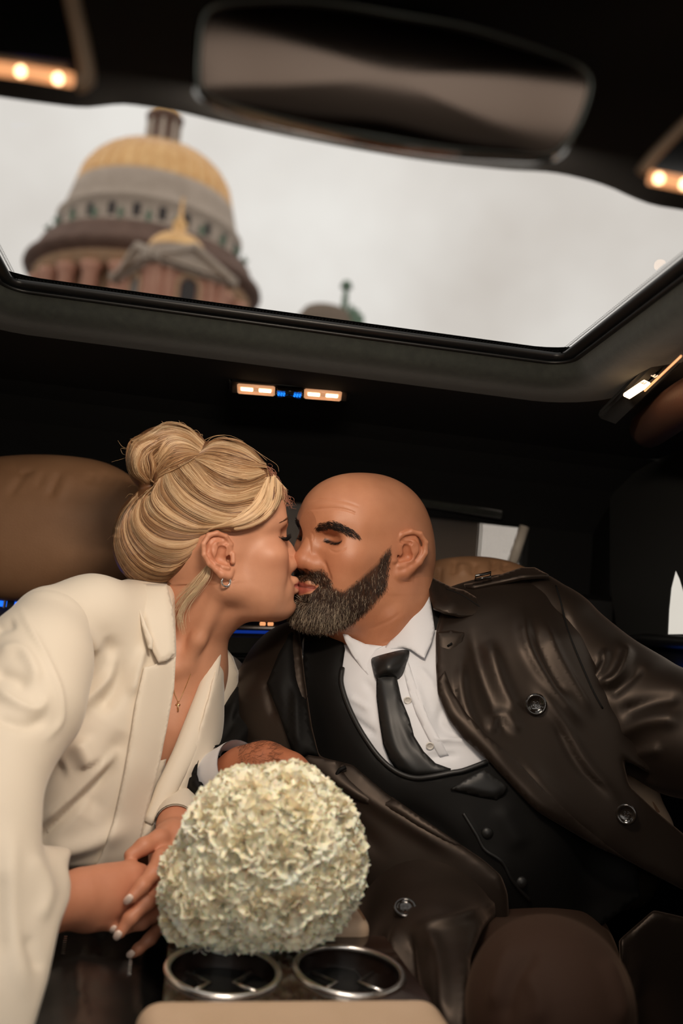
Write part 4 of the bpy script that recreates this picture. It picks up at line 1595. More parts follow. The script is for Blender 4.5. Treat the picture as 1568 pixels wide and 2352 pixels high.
    for q in (E(385, 1042, 1.385, 84, 66, .05), E(336, 1066, 1.38, 42, 56, .045)):
        Fh.add(q, .012)
    cone(Fh, [(462, 1040, 1.375, .026), (420, 1075, 1.37, .030)], .02)
    # keep the face and the ear free
    L2 = lambda px, py, d: P(px, py, d)
    Fh.cut(prism([(490, 1232), (560, 1224), (612, 1203), (645, 1178), (662, 1140), (760, 1150), (760, 1450), (470, 1450), (398, 1352), (432, 1290), (468, 1262)], 1.0, 1.372), .012)
    Fh.cut(prism([(655, 1118), (636, 1190), (600, 1260), (600, 1500), (900, 1500), (900, 1000), (660, 1070)], 1.0, 1.7), .010)
    Fh.cut(prism([(440, 940), (462, 1000), (473, 1015), (500, 1006), (520, 1005), (559, 1016), (584, 1033), (606, 1059), (621, 1091), (641, 1121), (652, 1147), (760, 1150), (760, 900), (440, 900)], 1.0, 1.7), .008)
    Fh.cut(ell(WOM.w((.080, -.012, -.018)), (.024, .024, .034), WOM.R), .006)
    hv, hf = Fh.mesh(3)
    tr = bvh(hv, hf)
    hx, hy, _ = proj(hv)
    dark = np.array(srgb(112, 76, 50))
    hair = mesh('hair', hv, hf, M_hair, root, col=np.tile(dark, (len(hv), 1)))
    Z = lambda *q: [(240 + a / 3.136, 940 + b / 3.136) for a, b in q]
    locks = [
        (Z((1150, 380), (1010, 250), (880, 208), (780, 222), (690, 300)), Z((1150, 420), (1000, 350), (850, 310), (740, 305), (650, 345)), 260, .004, .5),
        (Z((1165, 400), (1000, 345), (850, 312), (730, 305), (640, 345)), Z((1185, 480), (1050, 560), (900, 560), (760, 480), (650, 365)), 320, .006, .5),
        (Z((1150, 520), (960, 590), (790, 550), (690, 450), (610, 365)), Z((1040, 720), (850, 735), (650, 640), (530, 520), (470, 430)), 360, .008, .55),
        (Z((1000, 760), (850, 745), (650, 650), (520, 530), (460, 430)), Z((860, 835), (700, 810), (520, 700), (430, 560), (425, 460)), 300, .008, .75),
        (Z((840, 838), (660, 830), (460, 720), (370, 600), (410, 480)), Z((740, 885), (560, 880), (370, 800), (290, 680), (360, 540)), 300, .007, .65),
        (Z((700, 920), (560, 950), (380, 920), (255, 800), (270, 650), (370, 540)), Z((680, 980), (540, 1070), (350, 1040), (205, 880), (200, 720), (310, 580)), 320, .008, .6),
        (Z((660, 1040), (480, 1150), (300, 1100), (170, 950), (150, 780), (240, 640)), Z((540, 1230), (380, 1265), (220, 1210), (95, 1040), (75, 860), (170, 680), (240, 600)), 340, .006, .35),
        (Z((400, 1265), (240, 1240), (120, 1120), (68, 950), (110, 760), (200, 650)), Z((330, 1270), (190, 1235), (90, 1100), (62, 950), (100, 790), (170, 690)), 140, .003, .2),
        # the sweep over the temple
        (Z((1165, 490), (1090, 640), (970, 755), (860, 815), (770, 850), (715, 885)), Z((1225, 480), (1200, 680), (1080, 800), (930, 850), (800, 865), (722, 888)), 300, .007, .95),
        (Z((1225, 480), (1210, 680), (1080, 805), (930, 850), (800, 866), (722, 890)), Z((1298, 560), (1296, 670), (1200, 800), (1040, 880), (880, 893), (735, 894)), 280, .005, .85),
        # the knot
        (Z((720, 240), (600, 130), (450, 98), (320, 165), (195, 225)), Z((700, 290), (590, 210), (470, 185), (370, 215), (250, 290)), 220, .007, .6),
        (Z((700, 290), (590, 215), (470, 190), (400, 260), (370, 350)), Z((690, 310), (600, 270), (520, 270), (450, 330), (390, 400)), 180, .008, .7),
        (Z((350, 180), (220, 235), (172, 350), (195, 460), (285, 535)), Z((380, 250), (300, 320), (275, 420), (320, 500), (350, 530)), 240, .007, .5),
        (Z((400, 260), (350, 310), (365, 380), (362, 450), (330, 520)), Z((300, 310), (270, 370), (280, 430), (300, 480), (330, 525)), 120, .005, .35),
        (Z((690, 320), (620, 370), (540, 410), (460, 440), (380, 480)), Z((640, 350), (560, 400), (480, 450), (430, 470), (370, 510)), 120, .006, .5),
    ]
    # the under layer: the same sweep from edge to edge so that no lock ends in nothing
    fan = [Z((1170, 350), (1040, 205), (890, 165), (770, 190), (690, 290))] + [e for lk in locks[:8] for e in lk[:2]]
    for a_, b_ in zip(fan[:-1], fan[1:]):
        locks.append((a_, b_, 170, .0016, .34))
    bun = [Z((705, 235), (600, 125), (450, 92), (310, 150), (185, 220)), Z((695, 290), (590, 215), (470, 190), (370, 225), (250, 290)), Z((690, 315), (600, 290), (500, 290), (420, 350), (370, 430)), Z((690, 330), (610, 350), (530, 390), (450, 430), (380, 480))]
    for a_, b_ in zip(bun[:-1], bun[1:]):
        locks.append((a_, b_, 150, .003, .36))
    locks += [(Z((340, 160), (200, 225), (165, 350), (185, 460), (280, 540)), Z((400, 250), (330, 330), (320, 400), (330, 480), (340, 540)), 240, .003, .36)]
    light = np.array(srgb(226, 193, 152))
    mid = np.array(srgb(176, 132, 90))
    drk = np.array(srgb(92, 58, 38))
    S, SC_ = [], []
    m = 18
    for A, B, n_, bulge, tone in [(a_, b_, int(c_ * 2.0), d_, e_) for a_, b_, c_, d_, e_ in locks]:
        A, B = resample(A, m), resample(B, m)
        for i in range(n_):
            t = RNG.uniform(-.14, 1.14)
            u = np.linspace(0, 1, m)
            w = np.clip(t + .06 * np.sin(u * RNG.uniform(3, 8) + RNG.uniform(0, 6)) * u, -.2, 1.2)[:, None]
            q = A * (1 - w) + B * w
            a, b = RNG.uniform(0, .1), RNG.uniform(.86, 1)
            q = resample(q, m) if False else q[:]
            d = ray_depth(q[:, 0], q[:, 1], [tr])
            if np.isnan(d).sum() > 8:
                continue
            g = ~np.isnan(d)
            d = np.interp(np.arange(m), np.where(g)[0], d[g])
            d = relax_line(d, 2)
            env = np.sin(np.clip(u, 0, 1) * np.pi) ** .5
            lift = bulge * (math.sin(math.pi * min(max(t, 0), 1)) ** .7) * env - .0015 + RNG.uniform(-.0012, .0018)
            S.append(np.array([P(x, y, z) for (x, y), z in zip(q, d - lift)]))
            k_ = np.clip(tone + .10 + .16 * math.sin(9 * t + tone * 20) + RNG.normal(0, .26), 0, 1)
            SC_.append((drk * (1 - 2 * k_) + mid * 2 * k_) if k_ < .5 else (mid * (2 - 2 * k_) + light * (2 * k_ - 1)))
    S = np.array(S)
    v, q = strands(S, .00042, 3, .5)
    col = np.repeat(np.array(SC_), m * 3, 0)
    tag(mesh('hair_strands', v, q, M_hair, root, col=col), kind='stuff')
    # loose wisps: by the neck, over the forehead, round the knot
    W = []
    base = Z((755, 1090), (735, 1200), (650, 1310), (575, 1400), (540, 1500), (565, 1640))
    b2 = Z((750, 1110), (700, 1190), (610, 1300), (530, 1380), (500, 1440), (490, 1480))
    for i in range(110):
        ref = resample(base if i % 3 else b2, m)
        u = np.linspace(0, 1, m)
        off = np.stack([RNG.normal(0, 5) * np.sin(np.pi * u) ** .6 + RNG.normal(0, 2.0) * u * 3, RNG.normal(0, 3) * u * 2], 1)
        end = RNG.uniform(.55, 1)
        q = resample((ref + off), 3 * m)[:int(3 * m * end)]
        q = resample(q, m)
        W.append(np.array([P(x, y, 1.318 + .012 * s + RNG.normal(0, .0008)) for (x, y), s in zip(q, u)]))
    cw = [np.array(srgb(240, 214, 176)) * RNG.uniform(.85, 1.1)] * len(W)
    for i in range(110):
        x, y = Z((RNG.uniform(1150, 1300), 0))[0][0], 0
        t = RNG.random()
        bx, by = 1140 + 165 * t ** .8 + RNG.normal(0, 10), 400 + 260 * t + RNG.normal(0, 14)
        an = RNG.uniform(-1.3, .5)
        r = RNG.uniform(30, 75)
        q = [(bx + r * s * math.cos(an + 2.2 * s * RNG.uniform(-.3, 1)) + RNG.normal(0, 4), by + r * s * math.sin(an + 2.0 * s)) for s in np.linspace(0, 1, 6)]
        q = resample(Z(*q), m)
        W.append(np.array([P(a, b, 1.372 + RNG.normal(0, .006) * 0 + .004 * t) for a, b in q]))
        cw.append(np.array(srgb(170, 110, 84)) * RNG.uniform(.7, 1.1))
    for A in (Z((700, 230), (800, 190), (900, 190), (1000, 230)), Z((720, 250), (780, 200), (860, 195), (960, 240)), Z((190, 290), (130, 270), (95, 225)), Z((185, 300), (120, 280), (130, 320), (160, 330)),
              Z((180, 340), (120, 360), (50, 380)), Z((480, 110), (560, 95), (610, 140)), Z((560, 130), (535, 80)), Z((430, 105), (410, 85)), Z((620, 170), (660, 150), (700, 190)), Z((1000, 240), (1080, 290), (1170, 370)),
              Z((1050, 270), (1150, 340), (1240, 400), (1255, 450)), Z((250, 560), (200, 545), (170, 560)), Z((230, 620), (180, 610), (150, 640)), Z((640, 210), (700, 180), (705, 200)), Z((330, 170), (240, 200), (180, 215)), Z((70, 900), (40, 920), (20, 940))):
        q = resample(A, m)
        W.append(np.array([P(a, b, 1.375) for a, b in q]))
        cw.append(np.array(srgb(205, 165, 120)))
    v, q = strands(np.array(W), .00026, 3, .5)
    tag(mesh('loose_hair', v, q, M_hair, root, col=np.repeat(np.array(cw), m * 3, 0)), kind='stuff')
    # brow and lashes
    E_, col = [], []
    ey = WOM_P['eye']
    Fv = BVHTree.FromPolygons([tuple(a) for a in V[0].tolist()], Q[0].tolist())

    def on_face(p, lift):
        w = WOM.w(p)
        nrm = WOM.R @ np.array([np.sign(p[0]) * .35, .93, .1])
        h = Fv.ray_cast(Vector(w + nrm * .03), Vector(-nrm))
        return (np.array(h[0]) if h[0] is not None else w) + nrm * lift
    for s in (-1, 1):
        for i in range(150):
            t = RNG.random()
            x = .010 + .040 * t
            z = .0215 + .0055 * math.sin(min(t / .62, 1) * 1.57) - .010 * max(t - .62, 0) + RNG.normal(0, .0011) * (1.2 - t)
            p0 = on_face((s * x, .09, z), .0002)
            p1 = on_face((s * (x + .006), .09, z + .0022 - .003 * t), .0008)
            E_.append(resample([p0, (p0 + p1) / 2 + WOM.R[:, 1] * .0004, p1], 6))
    v, q = strands(np.array(E_), .00024, 3, .3)
    tag(mesh('eyebrow', v, q, mat('brow_hair', srgb(104, 66, 46), .5), root), kind='stuff')
    E_ = []
    for s in (-1, 1):
        for i in range(64):
            t = RNG.random() * 2 - 1
            x = ey[0] + .0138 * t
            z = ey[2] - .0046 + .0030 * t * t
            p0 = on_face((s * x, .09, z), .0003)
            out = WOM.R @ np.array([s * (.25 + .45 * t), 1.0, -.18 + RNG.normal(0, .1)])
            ln = RNG.uniform(.0075, .0115)
            p1 = p0 + out * ln * .55
            p2 = p0 + (out + WOM.R @ np.array([0, .1, .55])) * ln
            E_.append(resample([p0, p1, p2], 6))
    v, q = strands(np.array(E_), .00038, 3, .2)
    tag(mesh('eyelashes', v, q, M_lash, root), kind='stuff')
    # ---- jewellery
    er = thing_part('hoop_earring', root)
    c = WOM.w((.0750, -.0075, -.0585))
    an = np.linspace(0, 2 * np.pi, 40, endpoint=False)
    ring = [c + .0060 * (math.cos(a) * (CR * .86 + CF * .5) + math.sin(a) * CU) for a in an]
    v, f = tube(ring, .0013, 8, closed=True)
    mesh('ring', v, f, M_silver, er)
    for i in range(22):
        a = -1.5 + i * .115
        p = c + .0070 * (math.cos(a) * (CR * .86 + CF * .5) + math.sin(a) * CU)
        v, f = box(p, (.0006, .0006, .0006), bev=.00025)
        mesh('stone', v, f, M_silver, er, smooth=False)
    nk = thing_part('necklace', root)
    Tb = BVHTree.FromPolygons([tuple(a) for a in V[0].tolist()], Q[0].tolist())

    def on_chest(line, n, lift):
        q = resample(line, n)
        d = ray_depth(q[:, 0], q[:, 1], [Tb])
        g = ~np.isnan(d)
        d = np.interp(np.arange(n), np.where(g)[0], d[g]) if g.any() else np.full(n, 1.34)
        return np.array([P(a, b, e) for (a, b), e in zip(q, d - lift)])
    for ln in ([(393, 1560), (400, 1590), (409, 1612)], [(438, 1548), (425, 1580), (411, 1612)]):
        v, f = tube(on_chest(ln, 24, .0010), .00055, 5)
        mesh('chain', v, f, M_gold, nk)
    c = on_chest([(408, 1612), (409, 1634)], 2, .0022)
    for a, b in ((c[0], c[1]), (P(403, 1619, 0), P(414, 1617, 0))):
        if abs((a - CAM) @ CF) < .01:
            d = (c[0] - CAM) @ CF
            a, b = P(403, 1619, d), P(414, 1618, d)
        v, f = tube([a, b], .0011, 6)
        mesh('cross', v, f, M_gold, nk)

    # ---- jacket: one sewn shell with its folds, lapels and collar laid on it
    J = field_for(PP((-200, 1330, 1.30), (620, 1330, 1.6), (600, 2420, 1.5), (-200, 2420, .85), (620, 1330, 1.1)), .10, .0042)
    cone(J, [(330, 1430, 1.37, .055), (330, 1520, 1.40, .100), (290, 1680, 1.40, .125), (235, 1830, 1.385, .132), (195, 1900, 1.36, .130)], .05)
    cone(J, [(330, 1425, 1.36, .045), (210, 1415, 1.29, .048), (118, 1440, 1.235, .052)], .03)
    cone(J, [(430, 1540, 1.46, .05), (500, 1570, 1.52, .040), (500, 1680, 1.52, .045), (430, 1800, 1.45, .05)], .03)
    cone(J, [(230, 1560, 1.33, .085), (190, 1720, 1.315, .085), (150, 1850, 1.30, .075)], .05)
    J.cut(prism([(-300, 1990), (60, 1955), (110, 1995), (215, 1993), (312, 1984), (330, 1945), (420, 1880), (700, 1700), (700, 2500), (-300, 2500)], .8, 1.8), .006)
    vcut = [(405, 1500), (397, 1590), (370, 1740), (340, 1860), (334, 1930), (360, 1905), (410, 1800), (450, 1690), (480, 1590), (500, 1480), (470, 1400), (400, 1330)]
    J.cut(prism(vcut, 1.0, 1.60), .006)
    folds = [
        ([(150, 1650), (250, 1560), (270, 1480)], 14, .006), ([(300, 1600), (330, 1480)], 10, .004), ([(90, 1900), (200, 1800), (280, 1720)], 12, .005),
        ([(60, 1960), (170, 1850), (270, 1760)], 14, -.006), ([(90, 1400), (130, 1440), (170, 1420)], 22, -.006), ([(130, 1480), (180, 1450), (230, 1500)], 20, .006),
        ([(250, 1460), (270, 1560), (220, 1640)], 22, -.007), ([(290, 1680), (250, 1780), (200, 1880)], 26, -.006), ([(180, 1700), (210, 1760)], 24, .007),
        ([(110, 1960), (200, 1940), (290, 1900)], 20, .006), ([(60, 1800), (150, 1760)], 24, -.006)]
    v, f = J.mesh(3)
    v = wrinkle(v, f, folds, 1.7)
    jb = bvh(v, f)
    jk = thing_part('jacket', root)
    mesh('shell', v, f, M_cream, jk)
    # near sleeve
    S_ = field_for(PP((-300, 1330, 1.1), (200, 1330, 1.3), (200, 2500, 1.2), (-350, 2500, .8)), .10, .0040)
    cone(S_, [(112, 1448, 1.225, .052), (78, 1530, 1.175, .062), (52, 1620, 1.12, .062), (-20, 1740, 1.06, .056), (-60, 1900, 1.0, .058), (-55, 2080, .95, .060), (-70, 2280, .91, .066), (-80, 2420, .88, .07)], .03)
    cone(S_, [(-80, 2330, .90, .066), (10, 2180, .97, .058), (75, 2085, 1.035, .046), (125, 2062, 1.075, .040), (150, 2056, 1.09, .040)], .04)
    S_.cut(prism([(155, 1990), (163, 2030), (160, 2065), (136, 2125), (110, 2250), (60, 2420), (500, 2420), (500, 1900), (180, 1900)], .7, 1.6), .003)
    S_.cut(capsule(P(90, 2085, 1.05), P(175, 2055, 1.10), .0335), .002)
    fs = [([(-10, 1500), (46, 1490), (77, 1534), (82, 1570)], 14, .006), ([(-10, 1585), (46, 1620), (84, 1628), (107, 1600)], 13, .007), ([(-10, 1545), (40, 1560), (60, 1585)], 14, -.006), ([(-10, 1650), (60, 1668), (110, 1650)], 14, -.006), ([(-10, 1446), (35, 1431)], 12, -.006), ([(46, 1396), (96, 1492), (130, 1565), (141, 1611), (138, 1660), (100, 1703)], 7, .004),
          ([(70, 1960), (110, 2040), (90, 2120)], 16, .005), ([(30, 1900), (20, 2100), (60, 2300)], 24, .006), ([(60, 2150), (90, 2230)], 14, -.005), ([(0, 2000), (-5, 2200)], 24, -.006)]
    v, f = S_.mesh(3)
    v = wrinkle(v, f, fs, .85)
    mesh('sleeve', v, f, M_cream, jk)
    # far cuff
    v, f = tube([P(436, 1770, 1.46), P(424, 1830, 1.36), P(403, 1895, 1.255)], [.040, .034, .0275], 24, caps=False)
    v2, f2 = tube([P(403, 1895, 1.255), P(410, 1870, 1.29)], [.0258, .0262], 24, caps=False)
    mesh('cuff', *join((v, f), (v2, f2)), M_cream, jk)
    # lapels and collar
    near = [(330, 1533), (366, 1523), (404, 1508), (400, 1580), (382, 1680), (358, 1790), (335, 1870), (318, 1950), (308, 1984), (262, 1992), (216, 1996), (240, 1945), (262, 1880), (284, 1780), (298, 1700), (310, 1620)]
    v, f = panel(near, 5, trees=[jb], lift=.010, thick=.006, smooth=16, curved=False, edge=.0015)
    mesh('lapel', v, f, M_cream, jk)
    col_ = [(300, 1352), (325, 1340), (384, 1342), (396, 1395), (402, 1440), (404, 1500), (384, 1518), (364, 1523), (352, 1500), (340, 1468), (328, 1420), (312, 1385)]
    v, f = panel(col_, 6, depth=[(300, 1352, 1.325), (384, 1342, 1.330), (404, 1440, 1.300), (404, 1500, 1.285), (364, 1523, 1.272), (340, 1468, 1.278), (320, 1400, 1.295)], lift=0, thick=.006, curved=False, edge=.004)
    mesh('collar', v, f, M_cream, jk)
    und = [(318, 1395), (338, 1440), (352, 1470), (349, 1492), (340, 1490), (326, 1440)]
    v, f = panel(und, 7, depth=[(318, 1395, 1.286), (352, 1470, 1.268), (326, 1440, 1.274), (345, 1480, 1.267)], lift=0, thick=.005, curved=False, edge=.004)
    mesh('collar_edge', v, f, M_cream, jk)
    far_p = [(512, 1478), (535, 1508), (548, 1545), (546, 1590), (528, 1630), (502, 1690), (478, 1735), (450, 1775), (432, 1830), (400, 1890), (362, 1918), (322, 1932), (330, 1900), (352, 1850), (384, 1790), (416, 1712), (440, 1640), (462, 1560), (480, 1510)]
    v, f = panel(far_p, 6, depth=[(512, 1478, 1.43), (548, 1545, 1.445), (546, 1590, 1.45), (502, 1690, 1.43), (450, 1775, 1.38), (322, 1932, 1.25), (400, 1890, 1.30), (384, 1790, 1.315), (440, 1640, 1.37), (480, 1510, 1.41)],
                 lift=0, thick=.008, curved=False, edge=.006, folds=[([(500, 1530), (490, 1640), (450, 1760)], 12, -.008), ([(470, 1720), (420, 1830), (350, 1920)], 16, .006)])
    mesh('far_front', v, f, M_cream, jk)
    roll = resample([(497, 1484), (490, 1520), (478, 1570), (458, 1630), (430, 1710), (398, 1780), (366, 1840), (340, 1890)], 30)
    dd = np.linspace(1.395, 1.265, 30)
    v, f = tube([P(a, b, c) for (a, b), c in zip(roll, dd)], np.interp(np.linspace(0, 1, 30), [0, .15, .5, .8, 1], [.008, .011, .015, .014, .006]), 14, up=-CF, flat=.6)
    mesh('lapel', v, f, M_cream, jk)
    # camisole edge
    v, f = panel([(356, 1750), (382, 1743), (378, 1765), (366, 1790), (352, 1830), (340, 1860), (336, 1830)], 6, depth=[(356, 1750, 1.312), (382, 1743, 1.325), (340, 1860, 1.29), (352, 1830, 1.295)], lift=0, thick=.005, curved=False, edge=.003)
    mesh('camisole', v, f, M_cream, root)
    # the dangling front edge below the sleeve
    # ---- trousers
    Tr = field_for(PP((-100, 2100, 1.5), (420, 2100, 1.5), (420, 2600, .75), (-100, 2600, .75)) + [np.array([-.2, .9, .06])], .12, .0055)
    cone(Tr, [(160, 2210, 1.42, .12), (170, 2260, 1.25, .080), (170, 2420, 1.0, .070), (160, 2600, .80, .066)], .05)
    cone(Tr, [(200, 2200, 1.42, .12), (265, 2240, 1.27, .075), (290, 2420, 1.04, .060), (300, 2600, .84, .056)], .03)
    shoes = []
    for q in ((160, 2600, .80, .066), (300, 2600, .84, .056)):
        a = P(*q[:3])
        b = np.array([a[0], a[1] + .05, .11])
        Tr.chain([a, b], [q[3], .042], .02)
        shoes.append(b)
    v, f = Tr.mesh(2)
    v = wrinkle(v, f, [([(200, 2150), (180, 2250), (190, 2350)], 10, .006), ([(340, 2160), (320, 2260), (330, 2352)], 8, .005), ([(230, 2140), (240, 2200)], 12, -.006)])
    tb = bvh(v, f)
    tr_ = mesh('trousers', v, f, M_leather, root)
    for b in shoes:
        q = b + (0, -.02, -.05)
        G = Field(q - .2, q + .2, .006)
        G.chain([q + (0, .05, .01), q + (0, -.04, -.015), q + (.004, -.12, -.03)], [.036, .036, .026], .03)
        G.cut(rbox(q + (0, 0, -.17), (.3, .3, .12), .002), .004)
        v2, f2 = G.mesh(2)
        mesh('shoe', v2, f2, M_leather, root)
    for (x0, y0, x1, y1) in ((151, 2152, 145, 2192), (301, 2198, 297, 2236)):
        for t in np.linspace(0, 1, 9):
            x, y = x0 + (x1 - x0) * t, y0 + (y1 - y0) * t
            d = ray_depth([x], [y], [tb])[0]
            v, f = box(P(x, y, (d if d == d else 1.15) - .002), (.0024, .0012, .0013), np.stack([CR, CF, CU], 1), .0005)
            mesh('zip_tooth', v, f, M_silver, tr_, smooth=False)
    return root


def relax_line(d, n):
    for _ in range(n):
        e = d.copy()
        e[1:-1] = (d[:-2] + 2 * d[1:-1] + d[2:]) / 4
        d = e
    return d


def thing_part(name, parent):
    o = bpy.data.objects.new(name, None)
    COL.objects.link(o)
    o.empty_display_size = 0.02
    o.parent = parent
    o.matrix_parent_inverse = Matrix.Translation(-parent.matrix_basis.to_translation())
    return o


PERSON_W = woman()
# ------------------------------------------------------------------ the man
M_skin_m = mat('skin_tan', SKIN_M, 0.46, vcol=True, bump=(1000, 0.28, 0.0007), noise=(55, (0.90, 0.86, 0.84), 0.28))
M_coat = mat('brown_black_gabardine', srgb(23, 17, 13), 0.47, bump=(2400, 0.12, 0.0003), sheen=0.12, sheen_tint=(0.75, 0.52, 0.40), spec=0.62, spec_tint=(0.90, 0.72, 0.60))
M_suit = mat('black_suiting', (0.0045, 0.004, 0.0036), 0.66, bump=(2600, 0.10, 0.0003), spec=0.18)
M_satin = mat('black_satin', (0.007, 0.0065, 0.006), 0.46, spec=0.5)
M_shirt = mat('white_poplin', srgb(222, 222, 226), 0.60, bump=(3000, 0.06, 0.0003))
M_trouser = mat('dark_wool', srgb(50, 33, 24), 0.78, spec=.2, bump=(1800, 0.10, 0.0004), sheen=0.08, sheen_tint=(.7,.45,.3))
M_horn = mat('dark_horn', (0.012, 0.009, 0.007), 0.12, coat=0.8)
M_pearl = mat('pearl_button', srgb(225, 220, 212), 0.2, coat=0.5)
M_beard = mat('beard_hair', srgb(60, 40, 28), 0.42, vcol=True)


def button(c, nrm, rad, material, parent, name='button'):
    """a four-hole button with a raised rim, facing nrm"""
    n = np.asarray(nrm, float) / np.linalg.norm(nrm)
    a = np.cross(n, CU)
    a /= np.linalg.norm(a)
    R = np.stack([a, np.cross(n, a), n], 1)
    prof = np.array([(0, .10), (.50, .10), (.62, .16), (.74, .26), (.88, .28), (.97, .20), (1.0, .08), (.95, -.05), (0, -.05)]) * rad
    v, f = lathe(prof, 28)
    parts = [(v, f)]
    for i in range(4):
        t = math.pi / 4 + i * math.pi / 2
        q, g = lathe(np.array([(0, .05), (.07, .11), (.11, .14), (.13, .10), (.13, .02)]) * rad, 10, (rad * .22 * math.cos(t), rad * .22 * math.sin(t), 0))
        parts.append((q, g))
    v, f = join(*parts)
    return mesh(name, v @ R.T + c, f, material, parent)


def man():
    root = thing('person', 'bald bearded man in a dark trench coat, white shirt and black tie kissing the woman', 'person', P(1160, 2330, 1.42))
    Z2 = lambda *q: [(600 + a * .3827, 1060 + b * .3827) for a, b in q]
    L = lambda *q: MAN.l(P(*q))
    k = 1 / MAN.k

    def build(F):
        face(F, MAN_P)
        for s in (-1, 1):
            ear(F, s, .0050, 0.0025, 1.0, .30, .95)
        F.chain([L(900, 1300, 1.49), L(884, 1400, 1.475), L(880, 1500, 1.475), L(885, 1580, 1.49)], [.062 * k, .062 * k, .060 * k, .07 * k], .03, k0=.04)
        F.add(ell((0, .025, -.105), (.042, .05, .03)), .04)
        # sinews of the turned neck, the fold behind the ear
        F.chain([L(925, 1340, 1.435), L(900, 1420, 1.418), L(882, 1485, 1.418)], [.009, .011, .009], .02)
    v, f, hn_ = head_mesh(build, (-.105, -.16, -.26), (.105, .13, .105), .0016, [((-.068, .034, -.130), (.068, .130, .074), .00095), ((-.108, -.066, -.070), (-.0600, .026, .030), .0008)])
    w = MAN.w(v)
    w = wrinkle(w, f, [(Z2((290, 238), (380, 226), (500, 240), (600, 275)), 2.6, -.0008), (Z2((275, 292), (420, 280), (530, 296), (620, 345)), 2.6, -.0010), (Z2((285, 265), (420, 254), (540, 268)), 4, .0006),
                       (Z2((600, 472), (660, 474), (730, 462)), 2.0, -.0008), (Z2((600, 490), (650, 520), (680, 560)), 2.0, -.0005), (Z2((400, 520), (450, 545), (520, 515)), 2.6, -.0008), (Z2((510, 540), (540, 570), (565, 595)), 2, -.0005),
                       (Z2((372, 590), (395, 650), (420, 720)), 4.0, -.0018), (Z2((300, 420), (312, 450), (305, 480)), 3, -.0008), (Z2((880, 980), (820, 1060), (720, 1090)), 4, -.0008), (Z2((850, 900), (760, 960), (640, 1010)), 4, -.0006)])
    col = head_colour(v, MAN_P, SKIN_M, srgb(168, 88, 74), True)
    # shaved scalp, beard ground, brows
    vm = v.copy()
    vm[:, 0] = -np.abs(vm[:, 0])
    mx, my, _ = proj(MAN.w(vm))
    sc = np.clip((v[:, 2] - .012) / .03, 0, 1) * np.clip((.045 - v[:, 1]) / .04, 0, 1) + np.clip((-.03 - v[:, 1]) / .03, 0, 1) * (v[:, 2] > -.05)
    col = blend(col, SKIN_M * np.array([.70, .72, .74]), .45 * np.clip(sc, 0, 1))
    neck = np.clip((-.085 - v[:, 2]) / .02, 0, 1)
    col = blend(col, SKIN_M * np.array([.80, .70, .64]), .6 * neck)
    bp = Z2((782, 500), (735, 540), (690, 605), (620, 668), (560, 722), (490, 772), (440, 752), (415, 690), (365, 640), (290, 650), (235, 664), (200, 700), (195, 820), (200, 940), (240, 1000), (330, 1010), (430, 1015), (500, 1000), (570, 965), (660, 895), (735, 805), (762, 760), (770, 650), (785, 570))
    lipx = Z2((190, 720), (290, 716), (352, 742), (300, 790), (225, 806), (190, 800))
    bmask = inside_poly(mx, my, bp) & ~inside_poly(mx, my, lipx) & (v[:, 1] > -.012)
    low = bmask | ((v[:, 2] < -.106) & (v[:, 2] > -.132) & (v[:, 1] > .035) & (np.abs(v[:, 0]) < .030))
    bd, _ = dist_line(mx, my, bp + bp[:1])
    soft = np.where(low, np.clip(bd / 9, .25, 1), 0)
    col = blend(col, np.array(srgb(44, 30, 22)), .86 * soft)
    br = Z2((318, 402), (340, 372), (430, 356), (505, 384), (562, 420), (596, 458), (540, 450), (480, 420), (400, 402), (330, 424))
    brm = inside_poly(mx, my, br) & (v[:, 1] > .03)
    col = blend(col, np.array(srgb(40, 27, 20)), .30 * brm)
    V, Q, C = [w], [f], [col]
    # right hand behind the flowers
    H = field_for(PP((420, 1680, 1.2), (720, 1680, 1.45), (720, 1900, 1.2), (420, 1900, 1.45)), .07, .002)
    cone(H, [(470, 1830, 1.36, .036), (560, 1778, 1.315, .034), (610, 1768, 1.295, .035)], .012)
    cone(H, [(600, 1762, 1.30, .030), (660, 1782, 1.275, .028), (690, 1800, 1.265, .024)], .014)
    cone(H, [(600, 1790, 1.30, .028), (650, 1830, 1.285, .028)], .02)
    for a in ([(680, 1790, 1.268, .0125), (705, 1815, 1.245, .0112), (700, 1850, 1.225, .010), (680, 1875, 1.22, .009)], [(684, 1810, 1.275, .0125), (704, 1842, 1.255, .0112), (694, 1880, 1.238, .010), (668, 1900, 1.235, .009)],
              [(675, 1832, 1.285, .012), (692, 1866, 1.268, .0108), (678, 1902, 1.252, .010), (652, 1918, 1.25, .009)], [(658, 1850, 1.292, .011), (670, 1884, 1.28, .010), (656, 1912, 1.268, .009), (636, 1922, 1.265, .008)],
              [(625, 1790, 1.28, .0145), (650, 1830, 1.245, .0125), (664, 1866, 1.225, .0108)]):
        cone(H, a, .006)
    v2, f2 = H.mesh(2)
    v2 = wrinkle(v2, f2, [([(610, 1735), (640, 1742), (680, 1770)], 4, .0016), ([(650, 1750), (682, 1786)], 4, .0012)])
    V.append(v2)
    Q.append(f2)
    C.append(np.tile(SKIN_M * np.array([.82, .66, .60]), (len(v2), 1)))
    # trunk and limbs below the clothes
    T = field_for(PP((450, 1350, 1.3), (1750, 1350, 1.6), (1750, 2420, 1.5), (450, 2420, .9)), .15, .007)
    cone(T, [(890, 1500, 1.49, .055), (910, 1580, 1.49, .085), (1010, 1780, 1.47, .11), (1090, 1930, 1.44, .12), (1170, 2150, 1.43, .13)], .05)
